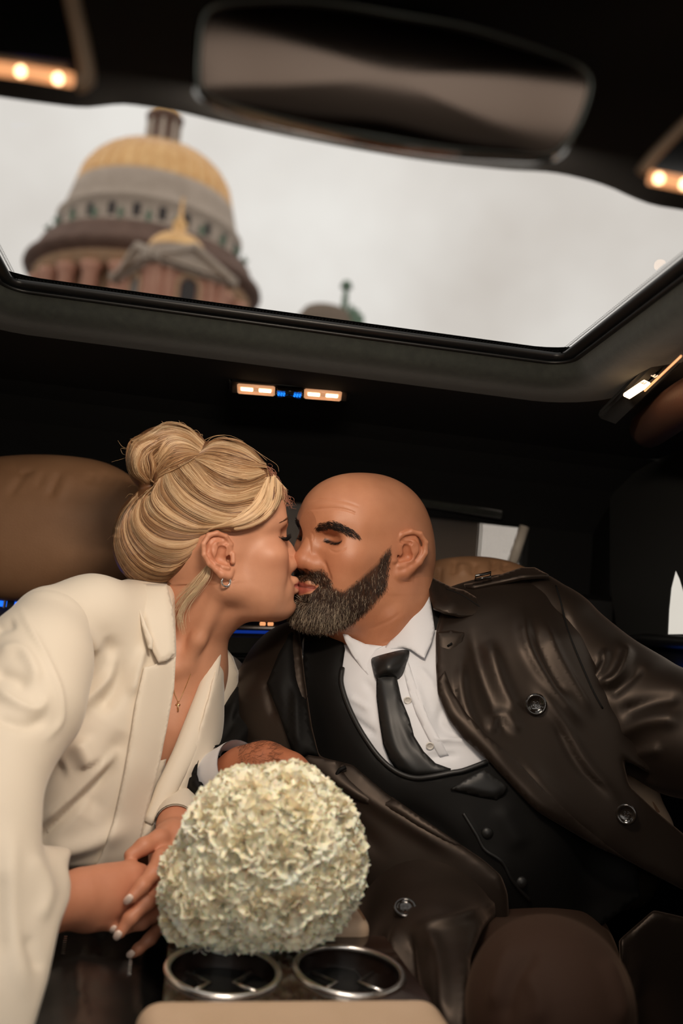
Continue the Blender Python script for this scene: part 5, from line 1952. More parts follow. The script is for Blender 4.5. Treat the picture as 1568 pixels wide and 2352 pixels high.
    cone(T, [(890, 1540, 1.51, .05), (1200, 1420, 1.54, .045), (1310, 1520, 1.51, .05), (1560, 1680, 1.41, .045), (1640, 1715, 1.375, .04)], .04)
    cone(T, [(890, 1560, 1.51, .05), (690, 1570, 1.51, .045), (560, 1700, 1.46, .045), (430, 1880, 1.39, .040), (480, 1820, 1.355, .032)], .04)
    cone(T, [(1170, 2130, 1.40, .08), (1040, 2230, 1.17, .035), (1110, 2420, 1.02, .035)], .04)
    cone(T, [(1250, 2280, 1.40, .06), (1265, 2300, 1.02, .05), (1275, 2450, .95, .05)], .04)
    v3, f3 = T.mesh(1)
    V.append(v3)
    Q.append(f3)
    C.append(np.tile(SKIN_M, (len(v3), 1)))
    n = np.cumsum([0] + [len(a) for a in V])
    NV, NQ = np.concatenate(V), np.concatenate([q + n[i] for i, q in enumerate(Q)])
    NN = normals(NV, NQ)
    g_ = np.where(~np.isnan(hn_[:, 0]))[0]
    NN[g_] = hn_[g_] @ MAN.R.T
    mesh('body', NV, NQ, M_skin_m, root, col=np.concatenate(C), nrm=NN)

    # ---- beard, brows, lashes
    nl = normals(v, f)
    cand = np.where(low & (RNG.random(len(v)) < np.clip(bd / 12, .12, 1)))[0]
    idx = RNG.choice(cand, 15000)
    p = v[idx] + RNG.normal(0, .0005, (len(idx), 3))
    nn = nl[idx]
    down = np.tile([0, .10, -1.0], (len(idx), 1)) + RNG.normal(0, .28, (len(idx), 3))
    ch = np.clip((v[idx, 1] - .045) / .03, 0, 1) * np.clip((-.078 - v[idx, 2]) / .02, 0, 1)
    mou = (v[idx, 2] > -.066) & (v[idx, 1] > .07)
    down[mou] += np.stack([np.sign(v[idx][mou, 0]) * 1.0, np.zeros(mou.sum()), np.zeros(mou.sum())], 1)
    tang = down - nn * (down * nn).sum(1)[:, None]
    tang /= np.linalg.norm(tang, axis=1)[:, None]
    ln = (.0040 + .0040 * np.clip(bd[idx] / 20, 0, 1) + .0075 * ch) * RNG.uniform(.7, 1.25, len(idx))
    ln[mou] *= .75
    m = 5
    u = np.linspace(0, 1, m)
    lift = (.34 + .30 * ch)[:, None]
    cur = p[:, None] + ln[:, None, None] * (u[None, :, None] * (tang * (1 - lift * .4) + nn * lift)[:, None] - (u ** 2)[None, :, None] * (nn * lift * .30)[:, None])
    v4, q4 = strands(MAN.w(cur.reshape(-1, 3)).reshape(cur.shape), RNG.uniform(.00014, .00026, len(idx)), 3, .35)
    grey = RNG.random(len(idx)) < (.05 + .33 * ch + .06 * np.clip((v[idx, 1] - .02) / .03, 0, 1))
    cc = np.where(grey[:, None], np.array(srgb(206, 186, 160)) * RNG.uniform(.35, 1.0, (len(idx), 1)), np.array(srgb(58, 38, 25)) * RNG.uniform(.35, 1.5, (len(idx), 1)))
    tag(mesh('beard', v4, q4, M_beard, root, col=np.repeat(cc, m * 3, 0)), kind='stuff')
    idx = np.where(brm)[0]
    idx = RNG.choice(idx, 1500)
    p = v[idx] + RNG.normal(0, .0006, (len(idx), 3))
    nn = nl[idx]
    a = np.abs(v[idx, 0])
    d_ = np.stack([np.sign(v[idx, 0]), -.35 + 0 * a, .75 - a * 24], 1) + RNG.normal(0, .22, (len(idx), 3))
    tang = d_ - nn * (d_ * nn).sum(1)[:, None]
    tang /= np.linalg.norm(tang, axis=1)[:, None]
    ln = RNG.uniform(.004, .0072, len(idx))
    cur = p[:, None] + ln[:, None, None] * (u[None, :, None] * (tang * .92 + nn * .32)[:, None] - (u ** 2)[None, :, None] * (nn * .16)[:, None])
    v4, q4 = strands(MAN.w(cur.reshape(-1, 3)).reshape(cur.shape), .00022, 3, .3)
    tag(mesh('eyebrow', v4, q4, M_beard, root, col=np.tile(np.array(srgb(36, 24, 18)), (len(v4), 1))), kind='stuff')
    ey = MAN_P['eye']
    Fv = BVHTree.FromPolygons([tuple(b) for b in v.tolist()], f.tolist())
    E_ = []
    for s in (-1, 1):
        for i in range(46):
            t = RNG.random() * 2 - 1
            x, z = ey[0] + .0138 * t, ey[2] - .0046 + .0030 * t * t
            h = Fv.ray_cast(Vector((s * x, .12, z)), Vector((0, -1, 0)))
            if h[0] is None:
                continue
            p0 = np.array(h[0])
            o = np.array([s * (.15 + .4 * t), 1.0, -.55 + RNG.normal(0, .1)])
            g = RNG.uniform(.0050, .0075)
            E_.append(MAN.w(resample([p0, p0 + o * g * .5, p0 + o * g * .8 + np.array([0, .2, .15]) * g], 5)))
    v4, q4 = strands(np.array(E_), .0003, 3, .2)
    tag(mesh('eyelashes', v4, q4, M_lash, root), kind='stuff')
    # short hairs on the forearm and wrist
    E_ = []
    hn = normals(v2, f2)
    hx, hy, _ = proj(v2)
    ok = np.where((hx < 640) & (hx > 545) & (hy < 1770) & ((hn * -CF).sum(1) > -.2))[0]
    for i in RNG.choice(ok, 300):
        t = np.array(CR * .8 - CU * .3) + RNG.normal(0, .35, 3)
        t = t - hn[i] * (t @ hn[i])
        E_.append(resample([v2[i], v2[i] + t * .004 + hn[i] * .0015, v2[i] + t * .009 + hn[i] * .0016], 5))
    v4, q4 = strands(np.array(E_), .00012, 3, .3)
    tag(mesh('arm_hair', v4, q4, M_lash, root), kind='stuff')

    # ---- shirt
    Sh = field_for(PP((700, 1380, 1.3), (1250, 1380, 1.6), (1400, 2250, 1.2), (700, 2250, 1.7)), .10, .004)
    cone(Sh, [(892, 1570, 1.50, .075), (910, 1600, 1.485, .105), (950, 1670, 1.465, .130), (1020, 1790, 1.44, .140), (1095, 1920, 1.42, .140), (1150, 2030, 1.43, .12)], .05)
    cone(Sh, [(835, 1610, 1.505, .108), (905, 1760, 1.465, .125)], .06)
    cone(Sh, [(1080, 1570, 1.505, .115), (1120, 1700, 1.475, .130)], .06)
    cone(Sh, [(720, 1560, 1.52, .062), (890, 1535, 1.51, .075), (1190, 1430, 1.55, .060)], .05)
    v, f = Sh.mesh(3)
    v = wrinkle(v, f, [([(950, 1560), (975, 1640), (1010, 1720)], 8, .004), ([(1030, 1600), (1010, 1660), (1060, 1700)], 10, -.004), ([(800, 1600), (850, 1630)], 8, .003), ([(795, 1640), (865, 1690)], 8, -.004), ([(990, 1700), (1060, 1700), (1100, 1725)], 7, .005),
                       ([(980, 1740), (1050, 1735)], 7, -.004), ([(960, 1530), (1000, 1580)], 8, .003), ([(835, 1560), (860, 1600), (866, 1660)], 10, -.003)])
    shb = bvh(v, f)
    sh = thing_part('shirt', root)
    mesh('shirt_front', v, f, M_shirt, sh)
    wing_l = [(783, 1445), (808, 1465), (839, 1479), (879, 1484), (864, 1494), (854, 1517), (851, 1548), (846, 1552), (830, 1534), (808, 1503), (792, 1472)]
    v, f = panel(wing_l, 5, depth=[(783, 1445, 1.405), (808, 1465, 1.402), (839, 1479, 1.404), (879, 1484, 1.398), (851, 1548, 1.372), (830, 1534, 1.380), (808, 1503, 1.398)], lift=0, thick=.003, curved=False, edge=.002)
    mesh('collar', v, f, M_shirt, sh)
    wing_r = [(884, 1486), (915, 1450), (946, 1400), (971, 1354), (978, 1340), (985, 1365), (993, 1409), (998, 1445), (991, 1475), (975, 1511), (966, 1507), (942, 1491), (924, 1486), (902, 1490), (881, 1500)]
    v, f = panel(wing_r, 5, depth=[(884, 1486, 1.398), (915, 1450, 1.406), (946, 1400, 1.425), (978, 1340, 1.462), (993, 1409, 1.425), (998, 1445, 1.405), (975, 1511, 1.366), (942, 1491, 1.378), (881, 1500, 1.392), (955, 1450, 1.396)], lift=0, thick=.003, curved=False, edge=.002)
    mesh('collar', v, f, M_shirt, sh)
    # collar band round the neck
    band = resample([(790, 1440, 1.43), (830, 1478, 1.412), (880, 1490, 1.405), (925, 1458, 1.414), (965, 1395, 1.45), (985, 1345, 1.49)], 40)
    a = np.array([P(x, y, d) for x, y, d in band])
    b = np.array([P(x + 4, y + 26, d - .004) for x, y, d in band])
    v = np.concatenate([a, b, a + CF * .003, b + CF * .003])
    f = [(i, i + 1, 40 + i + 1, 40 + i) for i in range(39)] + [(80 + i, 120 + i, 120 + i + 1, 80 + i + 1) for i in range(39)] + [(i, 80 + i, 80 + i + 1, i + 1) for i in range(39)]
    mesh('collar_band', v, f, M_shirt, sh)
    v, f = panel([(921, 1520), (938, 1520), (960, 1590), (985, 1650), (1012, 1700), (1030, 1735), (1010, 1740), (985, 1700), (955, 1640), (935, 1580)], 7, trees=[shb], lift=.0022, thick=.002, smooth=10, curved=False, edge=.0015)
    mesh('placket', v, f, M_shirt, sh)
    for x, y in ((936, 1608), (987, 1713)):
        d = ray_depth([x], [y], [shb])[0]
        button(P(x, y, d - .0035), -CF - .25 * CU, .0055, M_pearl, sh)
    # cuff
    for r, ln, nm in ((.040, 0, 'cuff'),):
        c0, c1 = P(500, 1800, 1.345), P(556, 1768, 1.315)
        v, f = tube(resample([c0, (c0 + c1) / 2, c1], 8), [.041, .042, .042, .042, .042, .042, .042, .0415], 32, caps=False)
        v2b, f2b = tube(resample([c1, (c0 + c1) / 2], 4), [.0405, .039, .038, .037], 32, caps=False)
        mesh(nm, *join((v, f), (v2b, f2b)), M_shirt, sh)
    # ---- tie
    te = thing_part('tie', root)
    blade = [(864, 1552), (864, 1601), (871, 1659), (879, 1709), (893, 1744), (911, 1769), (950, 1786), (1000, 1786), (1030, 1776), (1036, 1766), (1000, 1753), (973, 1726), (951, 1691), (940, 1650), (922, 1606), (910, 1552)]
    v, f = panel(blade, 6, trees=[shb], lift=.009, thick=.006, smooth=25, curved=False, edge=.004, folds=[([(880, 1570), (890, 1640), (910, 1720), (950, 1770)], 12, .003), ([(912, 1600), (930, 1660), (960, 1730)], 7, -.002)])
    mesh('blade', v, f, M_satin, te)
    kn = [(852, 1515), (862, 1508), (890, 1500), (920, 1493), (936, 1493), (940, 1499), (931, 1530), (921, 1558), (914, 1564), (904, 1559), (884, 1552), (868, 1560), (862, 1558), (856, 1538)]
    v, f = panel(kn, 5, depth=[(853, 1512, 1.380), (940, 1494, 1.376), (916, 1565, 1.354), (864, 1561, 1.352), (890, 1530, 1.346)], lift=0, thick=.016, curved=True, edge=.007)
    mesh('knot', v, f, M_satin, te)
    # ---- waistcoat
    ve = thing_part('waistcoat', root)
    scoop = [(786, 1534), (783, 1566), (795, 1610), (817, 1659), (844, 1704), (875, 1744), (911, 1773), (951, 1787), (991, 1784), (1036, 1775), (1064, 1770), (1118, 1750)]
    front = [(700, 1440), (780, 1445), (792, 1490)] + scoop + [(1200, 1770), (1320, 1850), (1460, 1950), (1470, 2060), (1350, 2150), (1100, 2150), (960, 2060), (820, 1900), (720, 1760), (690, 1600)]
    v, f = panel(front, 13, trees=[shb], lift=.015, thick=.008, smooth=8, curved=False, edge=.003,
                 folds=[([(1064, 1868), (1094, 1917), (1113, 1951), (1153, 1980), (1177, 2024), (1216, 2068)], 8, .004), ([(900, 1850), (1000, 1900), (1080, 1980)], 20, -.006), ([(1150, 1850), (1200, 1950)], 22, .006)])
    vt = bvh(v, f)
    mesh('waistcoat_front', v, f, M_suit, ve)
    for ln, r in ((scoop, .0036), ([(1064, 1868), (1094, 1917), (1113, 1951), (1153, 1980), (1177, 2024), (1216, 2068)], .0024)):
        q = resample(ln, 50)
        d = ray_depth(q[:, 0] - 3, q[:, 1] + 3, [vt])
        g = ~np.isnan(d)
        d = relax_line(np.interp(np.arange(50), np.where(g)[0], d[g]), 4)
        v, f = tube([P(x, y, e - .001) for (x, y), e in zip(q, d)], r, 8)
        mesh('piping', v, f, M_satin, ve)
    flap = [(1035, 1814), (1074, 1786), (1112, 1768), (1140, 1785), (1166, 1806), (1158, 1826), (1140, 1839), (1094, 1830)]
    v, f = panel(flap, 8, trees=[vt], lift=.008, thick=.005, smooth=20, curved=False, edge=.004)
    mesh('waistcoat_lapel', v, f, M_satin, ve)
    for x, y in ((1118, 1914), (1196, 2027)):
        d = ray_depth([x], [y], [vt])[0]
        v, f = lathe(np.array([(0, .0048), (.0035, .0044), (.0065, .003), (.0082, 0), (.0075, -.002)]), 20)
        R = np.stack([CR, -CU, -CF], 1)
        mesh('covered_button', v @ R.T + P(x, y, d), f, M_satin, ve)

    # ---- trench coat
    ct = thing_part('trench_coat', root)
    K = field_for(PP((480, 1280, 1.3), (1600, 1280, 1.65), (1640, 2420, 1.4), (480, 2200, 1.3), (1640, 1280, 1.3)), .12, .0048)
    cone(K, [(892, 1570, 1.50, .090), (910, 1600, 1.485, .120), (950, 1670, 1.465, .146), (1020, 1790, 1.44, .156), (1100, 1930, 1.41, .165), (1180, 2150, 1.40, .166)], .05)
    cone(K, [(835, 1610, 1.505, .124), (905, 1760, 1.465, .141)], .06)
    cone(K, [(1080, 1570, 1.505, .131), (1120, 1700, 1.475, .146)], .06)
    cone(K, [(1060, 1460, 1.53, .058), (1190, 1408, 1.525, .046), (1232, 1400, 1.522, .044)], .03)
    cone(K, [(1130, 1480, 1.52, .085), (1170, 1560, 1.495, .118), (1240, 1700, 1.48, .128), (1340, 1850, 1.46, .135), (1440, 2000, 1.45, .130)], .06)
    cone(K, [(1440, 1990, 1.45, .12), (1510, 2130, 1.44, .090), (1520, 2290, 1.44, .075), (1520, 2420, 1.44, .070)], .05)
    cone(K, [(760, 1520, 1.52, .065), (690, 1556, 1.505, .072), (672, 1640, 1.485, .085), (720, 1750, 1.455, .098), (800, 1850, 1.43, .110), (900, 1980, 1.38, .120)], .05)
    opening = [(660, 1400), (688, 1450), (700, 1560), (716, 1670), (733, 1738), (812, 1757), (900, 1830), (1000, 1900), (1110, 1975), (1150, 2010), (1165, 2050), (1168, 2090), (1165, 2800), (1440, 2800), (1430, 2300), (1420, 2160), (1500, 2090), (1800, 2160), (1568, 2044), (1437, 1975), (1363, 1941), (1231, 1863), (1172, 1804), (1116, 1744), (1062, 1695), (1027, 1650), (1004, 1592), (1000, 1525), (1000, 1458), (1010, 1400), (985, 1310), (860, 1300)]
    K.cut(prism(opening, 1.0, 1.545), .008)
    K.cut(prism([(1429, 1743), (1445, 1806), (1512, 1868), (1640, 1975), (1640, 1862), (1545, 1808), (1466, 1762)], 1.0, 1.95), .003)
    kf = [([(1120, 1470), (1150, 1570), (1190, 1650)], 16, .012), ([(1080, 1440), (1110, 1560), (1150, 1660), (1180, 1690)], 14, -.008), ([(1200, 1400), (1210, 1480), (1260, 1570), (1330, 1660)], 12, .012), ([(1225, 1440), (1260, 1530), (1300, 1600)], 11, -.010), ([(1250, 1430), (1290, 1520), (1360, 1640)], 9, .008),
          ([(1060, 1500), (1060, 1600), (1100, 1690), (1180, 1780)], 13, .010), ([(1040, 1560), (1060, 1650), (1130, 1740)], 8, -.006), ([(1230, 1570), (1290, 1660), (1350, 1760), (1420, 1840)], 14, .010), ([(1270, 1650), (1330, 1760), (1400, 1830)], 11, -.008), ([(1120, 1690), (1150, 1640), (1195, 1685)], 13, .008),
          ([(1200, 1760), (1300, 1850), (1420, 1960)], 20, .008), ([(1180, 1740), (1280, 1870), (1380, 1930)], 10, -.006),
          ([(640, 1520), (665, 1600), (690, 1690), (688, 1740)], 12, .010), ([(610, 1560), (630, 1650)], 12, -.007), ([(700, 1760), (780, 1790), (900, 1870), (1050, 1960)], 16, .008), ([(640, 1760), (760, 1850), (880, 1960)], 20, -.006)]
    v, f = K.mesh(3)
    v = wrinkle(v, f, kf, .62)
    kb = bvh(v, f)
    mesh('shell', v, f, M_coat, ct)
    A = field_for(PP((1150, 1280, 1.35), (1800, 1380, 1.3), (1800, 1900, 1.5), (1150, 1900, 1.6)), .10, .0044)
    cone(A, [(1225, 1392, 1.515, .052), (1270, 1450, 1.505, .066), (1335, 1540, 1.49, .080), (1430, 1620, 1.455, .086), (1570, 1688, 1.40, .083), (1650, 1722, 1.37, .072)], .02)
    v, f = A.mesh(3)
    v = wrinkle(v, f, [([(1335, 1572), (1375, 1545), (1390, 1490)], 11, .010), ([(1370, 1575), (1415, 1555), (1438, 1505), (1425, 1480)], 11, .012), ([(1352, 1552), (1385, 1510)], 9, -.006), ([(1395, 1600), (1440, 1565), (1475, 1530)], 12, -.008),
                       ([(1320, 1480), (1340, 1560), (1380, 1640)], 12, .009), ([(1400, 1700), (1480, 1660), (1568, 1650)], 18, .010), ([(1420, 1640), (1500, 1610), (1568, 1600)], 16, -.009), ([(1290, 1400), (1320, 1480), (1350, 1540)], 10, -.006), ([(1440, 1740), (1520, 1720)], 14, .007)], .7)
    ab = bvh(v, f)
    mesh('sleeve', v, f, M_coat, ct)
    A = field_for(PP((380, 1480, 1.3), (760, 1480, 1.55), (760, 1950, 1.3), (380, 1950, 1.5)), .09, .0044)
    cone(A, [(672, 1560, 1.505, .062), (610, 1660, 1.46, .064), (520, 1780, 1.42, .062), (440, 1868, 1.39, .058)], .02)
    cone(A, [(430, 1880, 1.39, .056), (470, 1830, 1.365, .053), (512, 1793, 1.338, .048)], .03)
    A.cut(capsule(P(500, 1800, 1.345), P(580, 1758, 1.305), .044), .003)
    pa, pb = P(470, 1830, 1.365), P(580, 1758, 1.305)
    ax = (pb - pa) / np.linalg.norm(pb - pa)
    A.cut(rbox(P(520, 1790, 1.334) + ax * .12, (.12, .12, .12), .002, frame_of(ax, CU)), .003)
    v, f = A.mesh(3)
    v = wrinkle(v, f, [([(600, 1620), (560, 1680), (500, 1760)], 14, .007), ([(560, 1620), (480, 1740)], 12, -.006), ([(440, 1790), (480, 1830)], 10, .006)])
    mesh('sleeve', v, f, M_suit, ct)
    cr = [(980, 1319), (1004, 1332), (1036, 1348), (1068, 1356), (1100, 1376), (1132, 1402), (1100, 1412), (1060, 1416), (1020, 1407), (994, 1395), (986, 1360)]
    cd = [(980, 1319, 1.475), (1036, 1348, 1.462), (1068, 1356, 1.455), (1132, 1402, 1.425), (1060, 1416, 1.405), (994, 1395, 1.412), (1040, 1385, 1.415)]
    v, f = panel(cr, 6, depth=cd, lift=0, thick=.005, curved=False, edge=.003, folds=[([(1000, 1340), (1020, 1380)], 10, -.004)])
    mesh('collar', v, f, M_coat, ct)
    st = [(1068, 1357), (1098, 1376), (1126, 1401), (1118, 1404), (1090, 1384), (1062, 1363)]
    cdf = tps(cd)
    v, f = tube([P(x, y, cdf(np.array([x]), np.array([y]))[0] - .0006) for x, y in resample([(1024, 1352), (1058, 1365), (1088, 1384), (1116, 1405)], 24)], .0009, 6)
    mesh('collar_stitching', v, f, M_suit, ct)
    # back of the collar behind the neck
    v, f = tube([P(*q) for q in ((975, 1325, 1.51), (987, 1370, 1.47), (1000, 1430, 1.435), (1006, 1480, 1.42))], [.012, .014, .014, .010], 14, up=-CF, flat=.5)
    mesh('collar_stand', v, f, M_suit, ct)
    lap = [(1003, 1452), (1036, 1447), (1067, 1453), (1061, 1476), (1038, 1505), (1020, 1534), (1005, 1566), (1002, 1520)]
    ld = [(1003, 1452, 1.385), (1036, 1447, 1.386), (1067, 1453, 1.386), (1038, 1505, 1.368), (1005, 1566, 1.362), (1002, 1500, 1.372)]
    v, f = panel(lap, 6, depth=ld, lift=0, thick=.005, curved=False, edge=.003)
    mesh('lapel', v, f, M_coat, ct)
    d = tps(ld)(np.array([1032.]), np.array([1481.]))[0]
    v, f = tube(PP((1027, 1484, d - .002), (1038, 1477, d - .002)), .0014, 6)
    mesh('buttonhole', v, f, M_suit, ct)
    # facing along the right-hand edge
    fac = [(1004, 1562), (1006, 1594), (1030, 1650), (1064, 1695), (1118, 1744), (1175, 1804), (1234, 1863), (1365, 1941), (1437, 1973), (1390, 1938), (1330, 1890), (1250, 1815), (1180, 1740), (1120, 1690), (1072, 1640), (1040, 1590), (1022, 1540)]
    v, f = panel(fac, 8, trees=[kb], lift=.006, thick=.006, smooth=14, curved=False, edge=.004)
    mesh('front_facing', v, f, M_coat, ct)
    # his right-hand lapel and long front edge
    ll = [(668, 1452), (735, 1448), (742, 1500), (716, 1560), (703, 1610), (712, 1670), (732, 1738), (706, 1732), (682, 1752), (668, 1720), (640, 1640), (612, 1570), (640, 1500)]
    v, f = panel(ll, 9, trees=[kb], lift=.012, thick=.006, smooth=10, curved=False, edge=.004, folds=[([(690, 1560), (678, 1640), (684, 1720)], 10, .008), ([(660, 1560), (668, 1680)], 10, -.005)])
    mesh('lapel', v, f, M_suit, ct)
    le = [(684, 1752), (708, 1734), (732, 1738), (812, 1757), (840, 1780), (900, 1830), (1000, 1900), (1110, 1975), (1040, 1945), (960, 1905), (900, 1865), (810, 1835), (740, 1800)]
    v, f = panel(le, 8, trees=[kb], lift=.008, thick=.006, smooth=20, curved=False, edge=.004)
    leb = bvh(v, f)
    mesh('front_facing', v, f, M_coat, ct)
    d = ray_depth([782.], [1772.], [leb])[0]
    v, f = tube([P(x, y, d - .002) for x, y in ((775, 1788), (772, 1780), (780, 1768), (794, 1762))], .0028, 8)
    mesh('buttonhole', v, f, M_suit, ct)
    # epaulette with its buckle
    ep = [(1064, 1341), (1100, 1336), (1148, 1320), (1196, 1303), (1228, 1303), (1260, 1320), (1232, 1321), (1196, 1324), (1140, 1336), (1086, 1347), (1068, 1347)]
    v, f = panel(ep, 5, depth=[(1064, 1341, 1.49), (1148, 1320, 1.495), (1228, 1303, 1.50), (1260, 1320, 1.475), (1196, 1324, 1.465), (1086, 1347, 1.465)], lift=0, thick=.006, curved=False, edge=.002)
    mesh('epaulette', v, f, M_coat, ct)
    bk = np.array(PP((1090, 1332, 1.462), (1092, 1323, 1.464), (1127, 1315, 1.468), (1126, 1325, 1.466)))
    v, f = tube(bk, .0022, 8, closed=True)
    mesh('buckle', v, f, M_horn, ct)
    q = resample([(1276, 1345), (1288, 1385), (1302, 1443), (1326, 1505), (1362, 1588), (1384, 1628)], 40)
    d = ray_depth(q[:, 0], q[:, 1], [kb, ab])
    g = ~np.isnan(d)
    d = relax_line(np.interp(np.arange(40), np.where(g)[0], d[g]), 3)
    v, f = tube([P(x, y, e) for (x, y), e in zip(q, d)], .0016, 6)
    mesh('sleeve_seam', v, f, M_suit, ct)
    for x, y, r, sx in ((1230, 1618, .0150, .1), (1438, 1870, .0140, .5)):
        d = ray_depth([x], [y], [kb])[0]
        button(P(x, y, d - .006), -CF + CU * .15 - CR * sx * .8, r, M_horn, ct)
    # skirt of the coat over his right thigh
    Sk = field_for(PP((780, 1950, 1.45), (1200, 1950, 1.45), (1200, 2500, .85), (780, 2500, .85)), .11, .005)
    cone(Sk, [(955, 2040, 1.40, .112), (985, 2130, 1.26, .080), (1005, 2220, 1.15, .066), (1085, 2380, 1.02, .058), (1130, 2560, .92, .055)], .04)
    Sk.cut(prism([(1165, 2030), (1168, 2085), (1110, 2130), (1080, 2200), (1070, 2400), (1065, 2600), (1500, 2600), (1500, 2000)], .5, 1.7), .006)
    v, f = Sk.mesh(3)
    v = wrinkle(v, f, [([(905, 2130), (915, 2240), (950, 2352)], 11, .010), ([(940, 2140), (950, 2260), (990, 2352)], 11, -.008), ([(980, 2130), (1010, 2220), (1020, 2352)], 16, .008), ([(960, 2130), (1050, 2110), (1150, 2070)], 10, .006)])
    skb = bvh(v, f)
    mesh('skirt', v, f, M_coat, ct)
    d = ray_depth([930.], [2087.], [skb])[0]
    button(P(930, 2087, d - .004), CU * .9 - CF * .5, .014, M_horn, ct)
    # ---- trousers
    Tr = field_for(PP((900, 2000, 1.45), (1600, 2000, 1.45), (1600, 2700, .75), (900, 2700, .75)) + [np.array([.4, 1.0, .06])], .12, .0055)
    cone(Tr, [(1190, 2190, 1.40, .12), (1070, 2230, 1.20, .050), (1110, 2400, 1.05, .045), (1150, 2560, .95, .045)], .04)
    cone(Tr, [(1250, 2250, 1.38, .105), (1262, 2275, 1.15, .072), (1262, 2300, .985, .070), (1262, 2330, .95, .069)], .04)
    cone(Tr, [(1262, 2325, .955, .069), (1285, 2480, .95, .064), (1310, 2700, .98, .058)], .03)
    k1, k2 = P(1310, 2700, .98), P(1150, 2560, .95)
    Tr.chain([k1, np.array([k1[0], k1[1] + .04, .10])], [.058, .046], .02)
    Tr.chain([k2, np.array([k2[0] + .02, k2[1] + .02, .10])], [.045, .044], .02)
    v, f = Tr.mesh(3)
    v = wrinkle(v, f, [([(1180, 2160), (1150, 2230), (1130, 2320)], 16, .006), ([(1230, 2180), (1180, 2260), (1160, 2352)], 14, -.005), ([(1390, 2200), (1420, 2280), (1430, 2352)], 16, .006), ([(1210, 2230), (1240, 2300), (1230, 2352)], 18, .004)])
    mesh('trousers', v, f, M_trouser, root)
    for q in (np.array([k1[0], k1[1], .06]), np.array([k2[0] + .02, k2[1], .06])):
        G = Field(q - .2, q + .2, .006)
        G.chain([q + (0, .06, 0), q + (0, -.04, -.005), q + (.005, -.14, -.02)], [.045, .048, .034], .03)
        G.cut(rbox(q + (0, 0, -.16), (.3, .3, .12), .002), .004)
        v, f = G.mesh(2)
        mesh('shoe', v, f, M_horn, root)
    return root


PERSON_M = man()
# ------------------------------------------------------------------ the bouquet
M_petal = mat('cream_petal', srgb(255, 249, 232), 0.60, sss=0.5, noise=(40, srgb(255, 238, 206), 0.3))


def carnation_mesh(seed):
    g = np.random.default_rng(seed)
    V, Fc, n = [], [], 0
    for lay, (cnt, tilt, ln, w) in enumerate(((4, .20, .026, .028), (6, .55, .029, .032), (7, .92, .031, .034), (8, 1.28, .032, .034))):
        for k in range(cnt):
            az = 2 * np.pi * (k + g.uniform(-.3, .3)) / cnt + lay
            tl = tilt + g.uniform(-.12, .12)
            U, W = 5, 11
            ph = g.uniform(0, 6, 3)
            grid = []
            for i in range(U):
                u = i / (U - 1)
                for j in range(W):
                    s = j / (W - 1) * 2 - 1
                    wd = w * (.18 + .82 * u ** .8) * .5
                    x = s * wd
                    r = ln * (u * (1 - .12 * s * s)) + (.0011 * (1 if j % 2 else -1) if i == U - 1 else 0)
                    ruf = u ** 1.6 * (.0046 * math.sin(s * 4.5 + ph[0]) + .0022 * math.sin(s * 9 + ph[1]) + .0008 * g.normal())
                    th = tl * (.55 + .45 * u)
                    out, up = r * math.sin(th) + ruf * math.cos(th), r * math.cos(th) - ruf * math.sin(th) - .010
                    grid.append((out * math.cos(az) - x * math.sin(az), out * math.sin(az) + x * math.cos(az), up))
            V += grid
            for i in range(U - 1):
                for j in range(W - 1):
                    a = n + i * W + j
                    Fc.append((a, a + 1, a + W + 1, a + W))
            n += U * W
    return np.array(V), np.array(Fc)


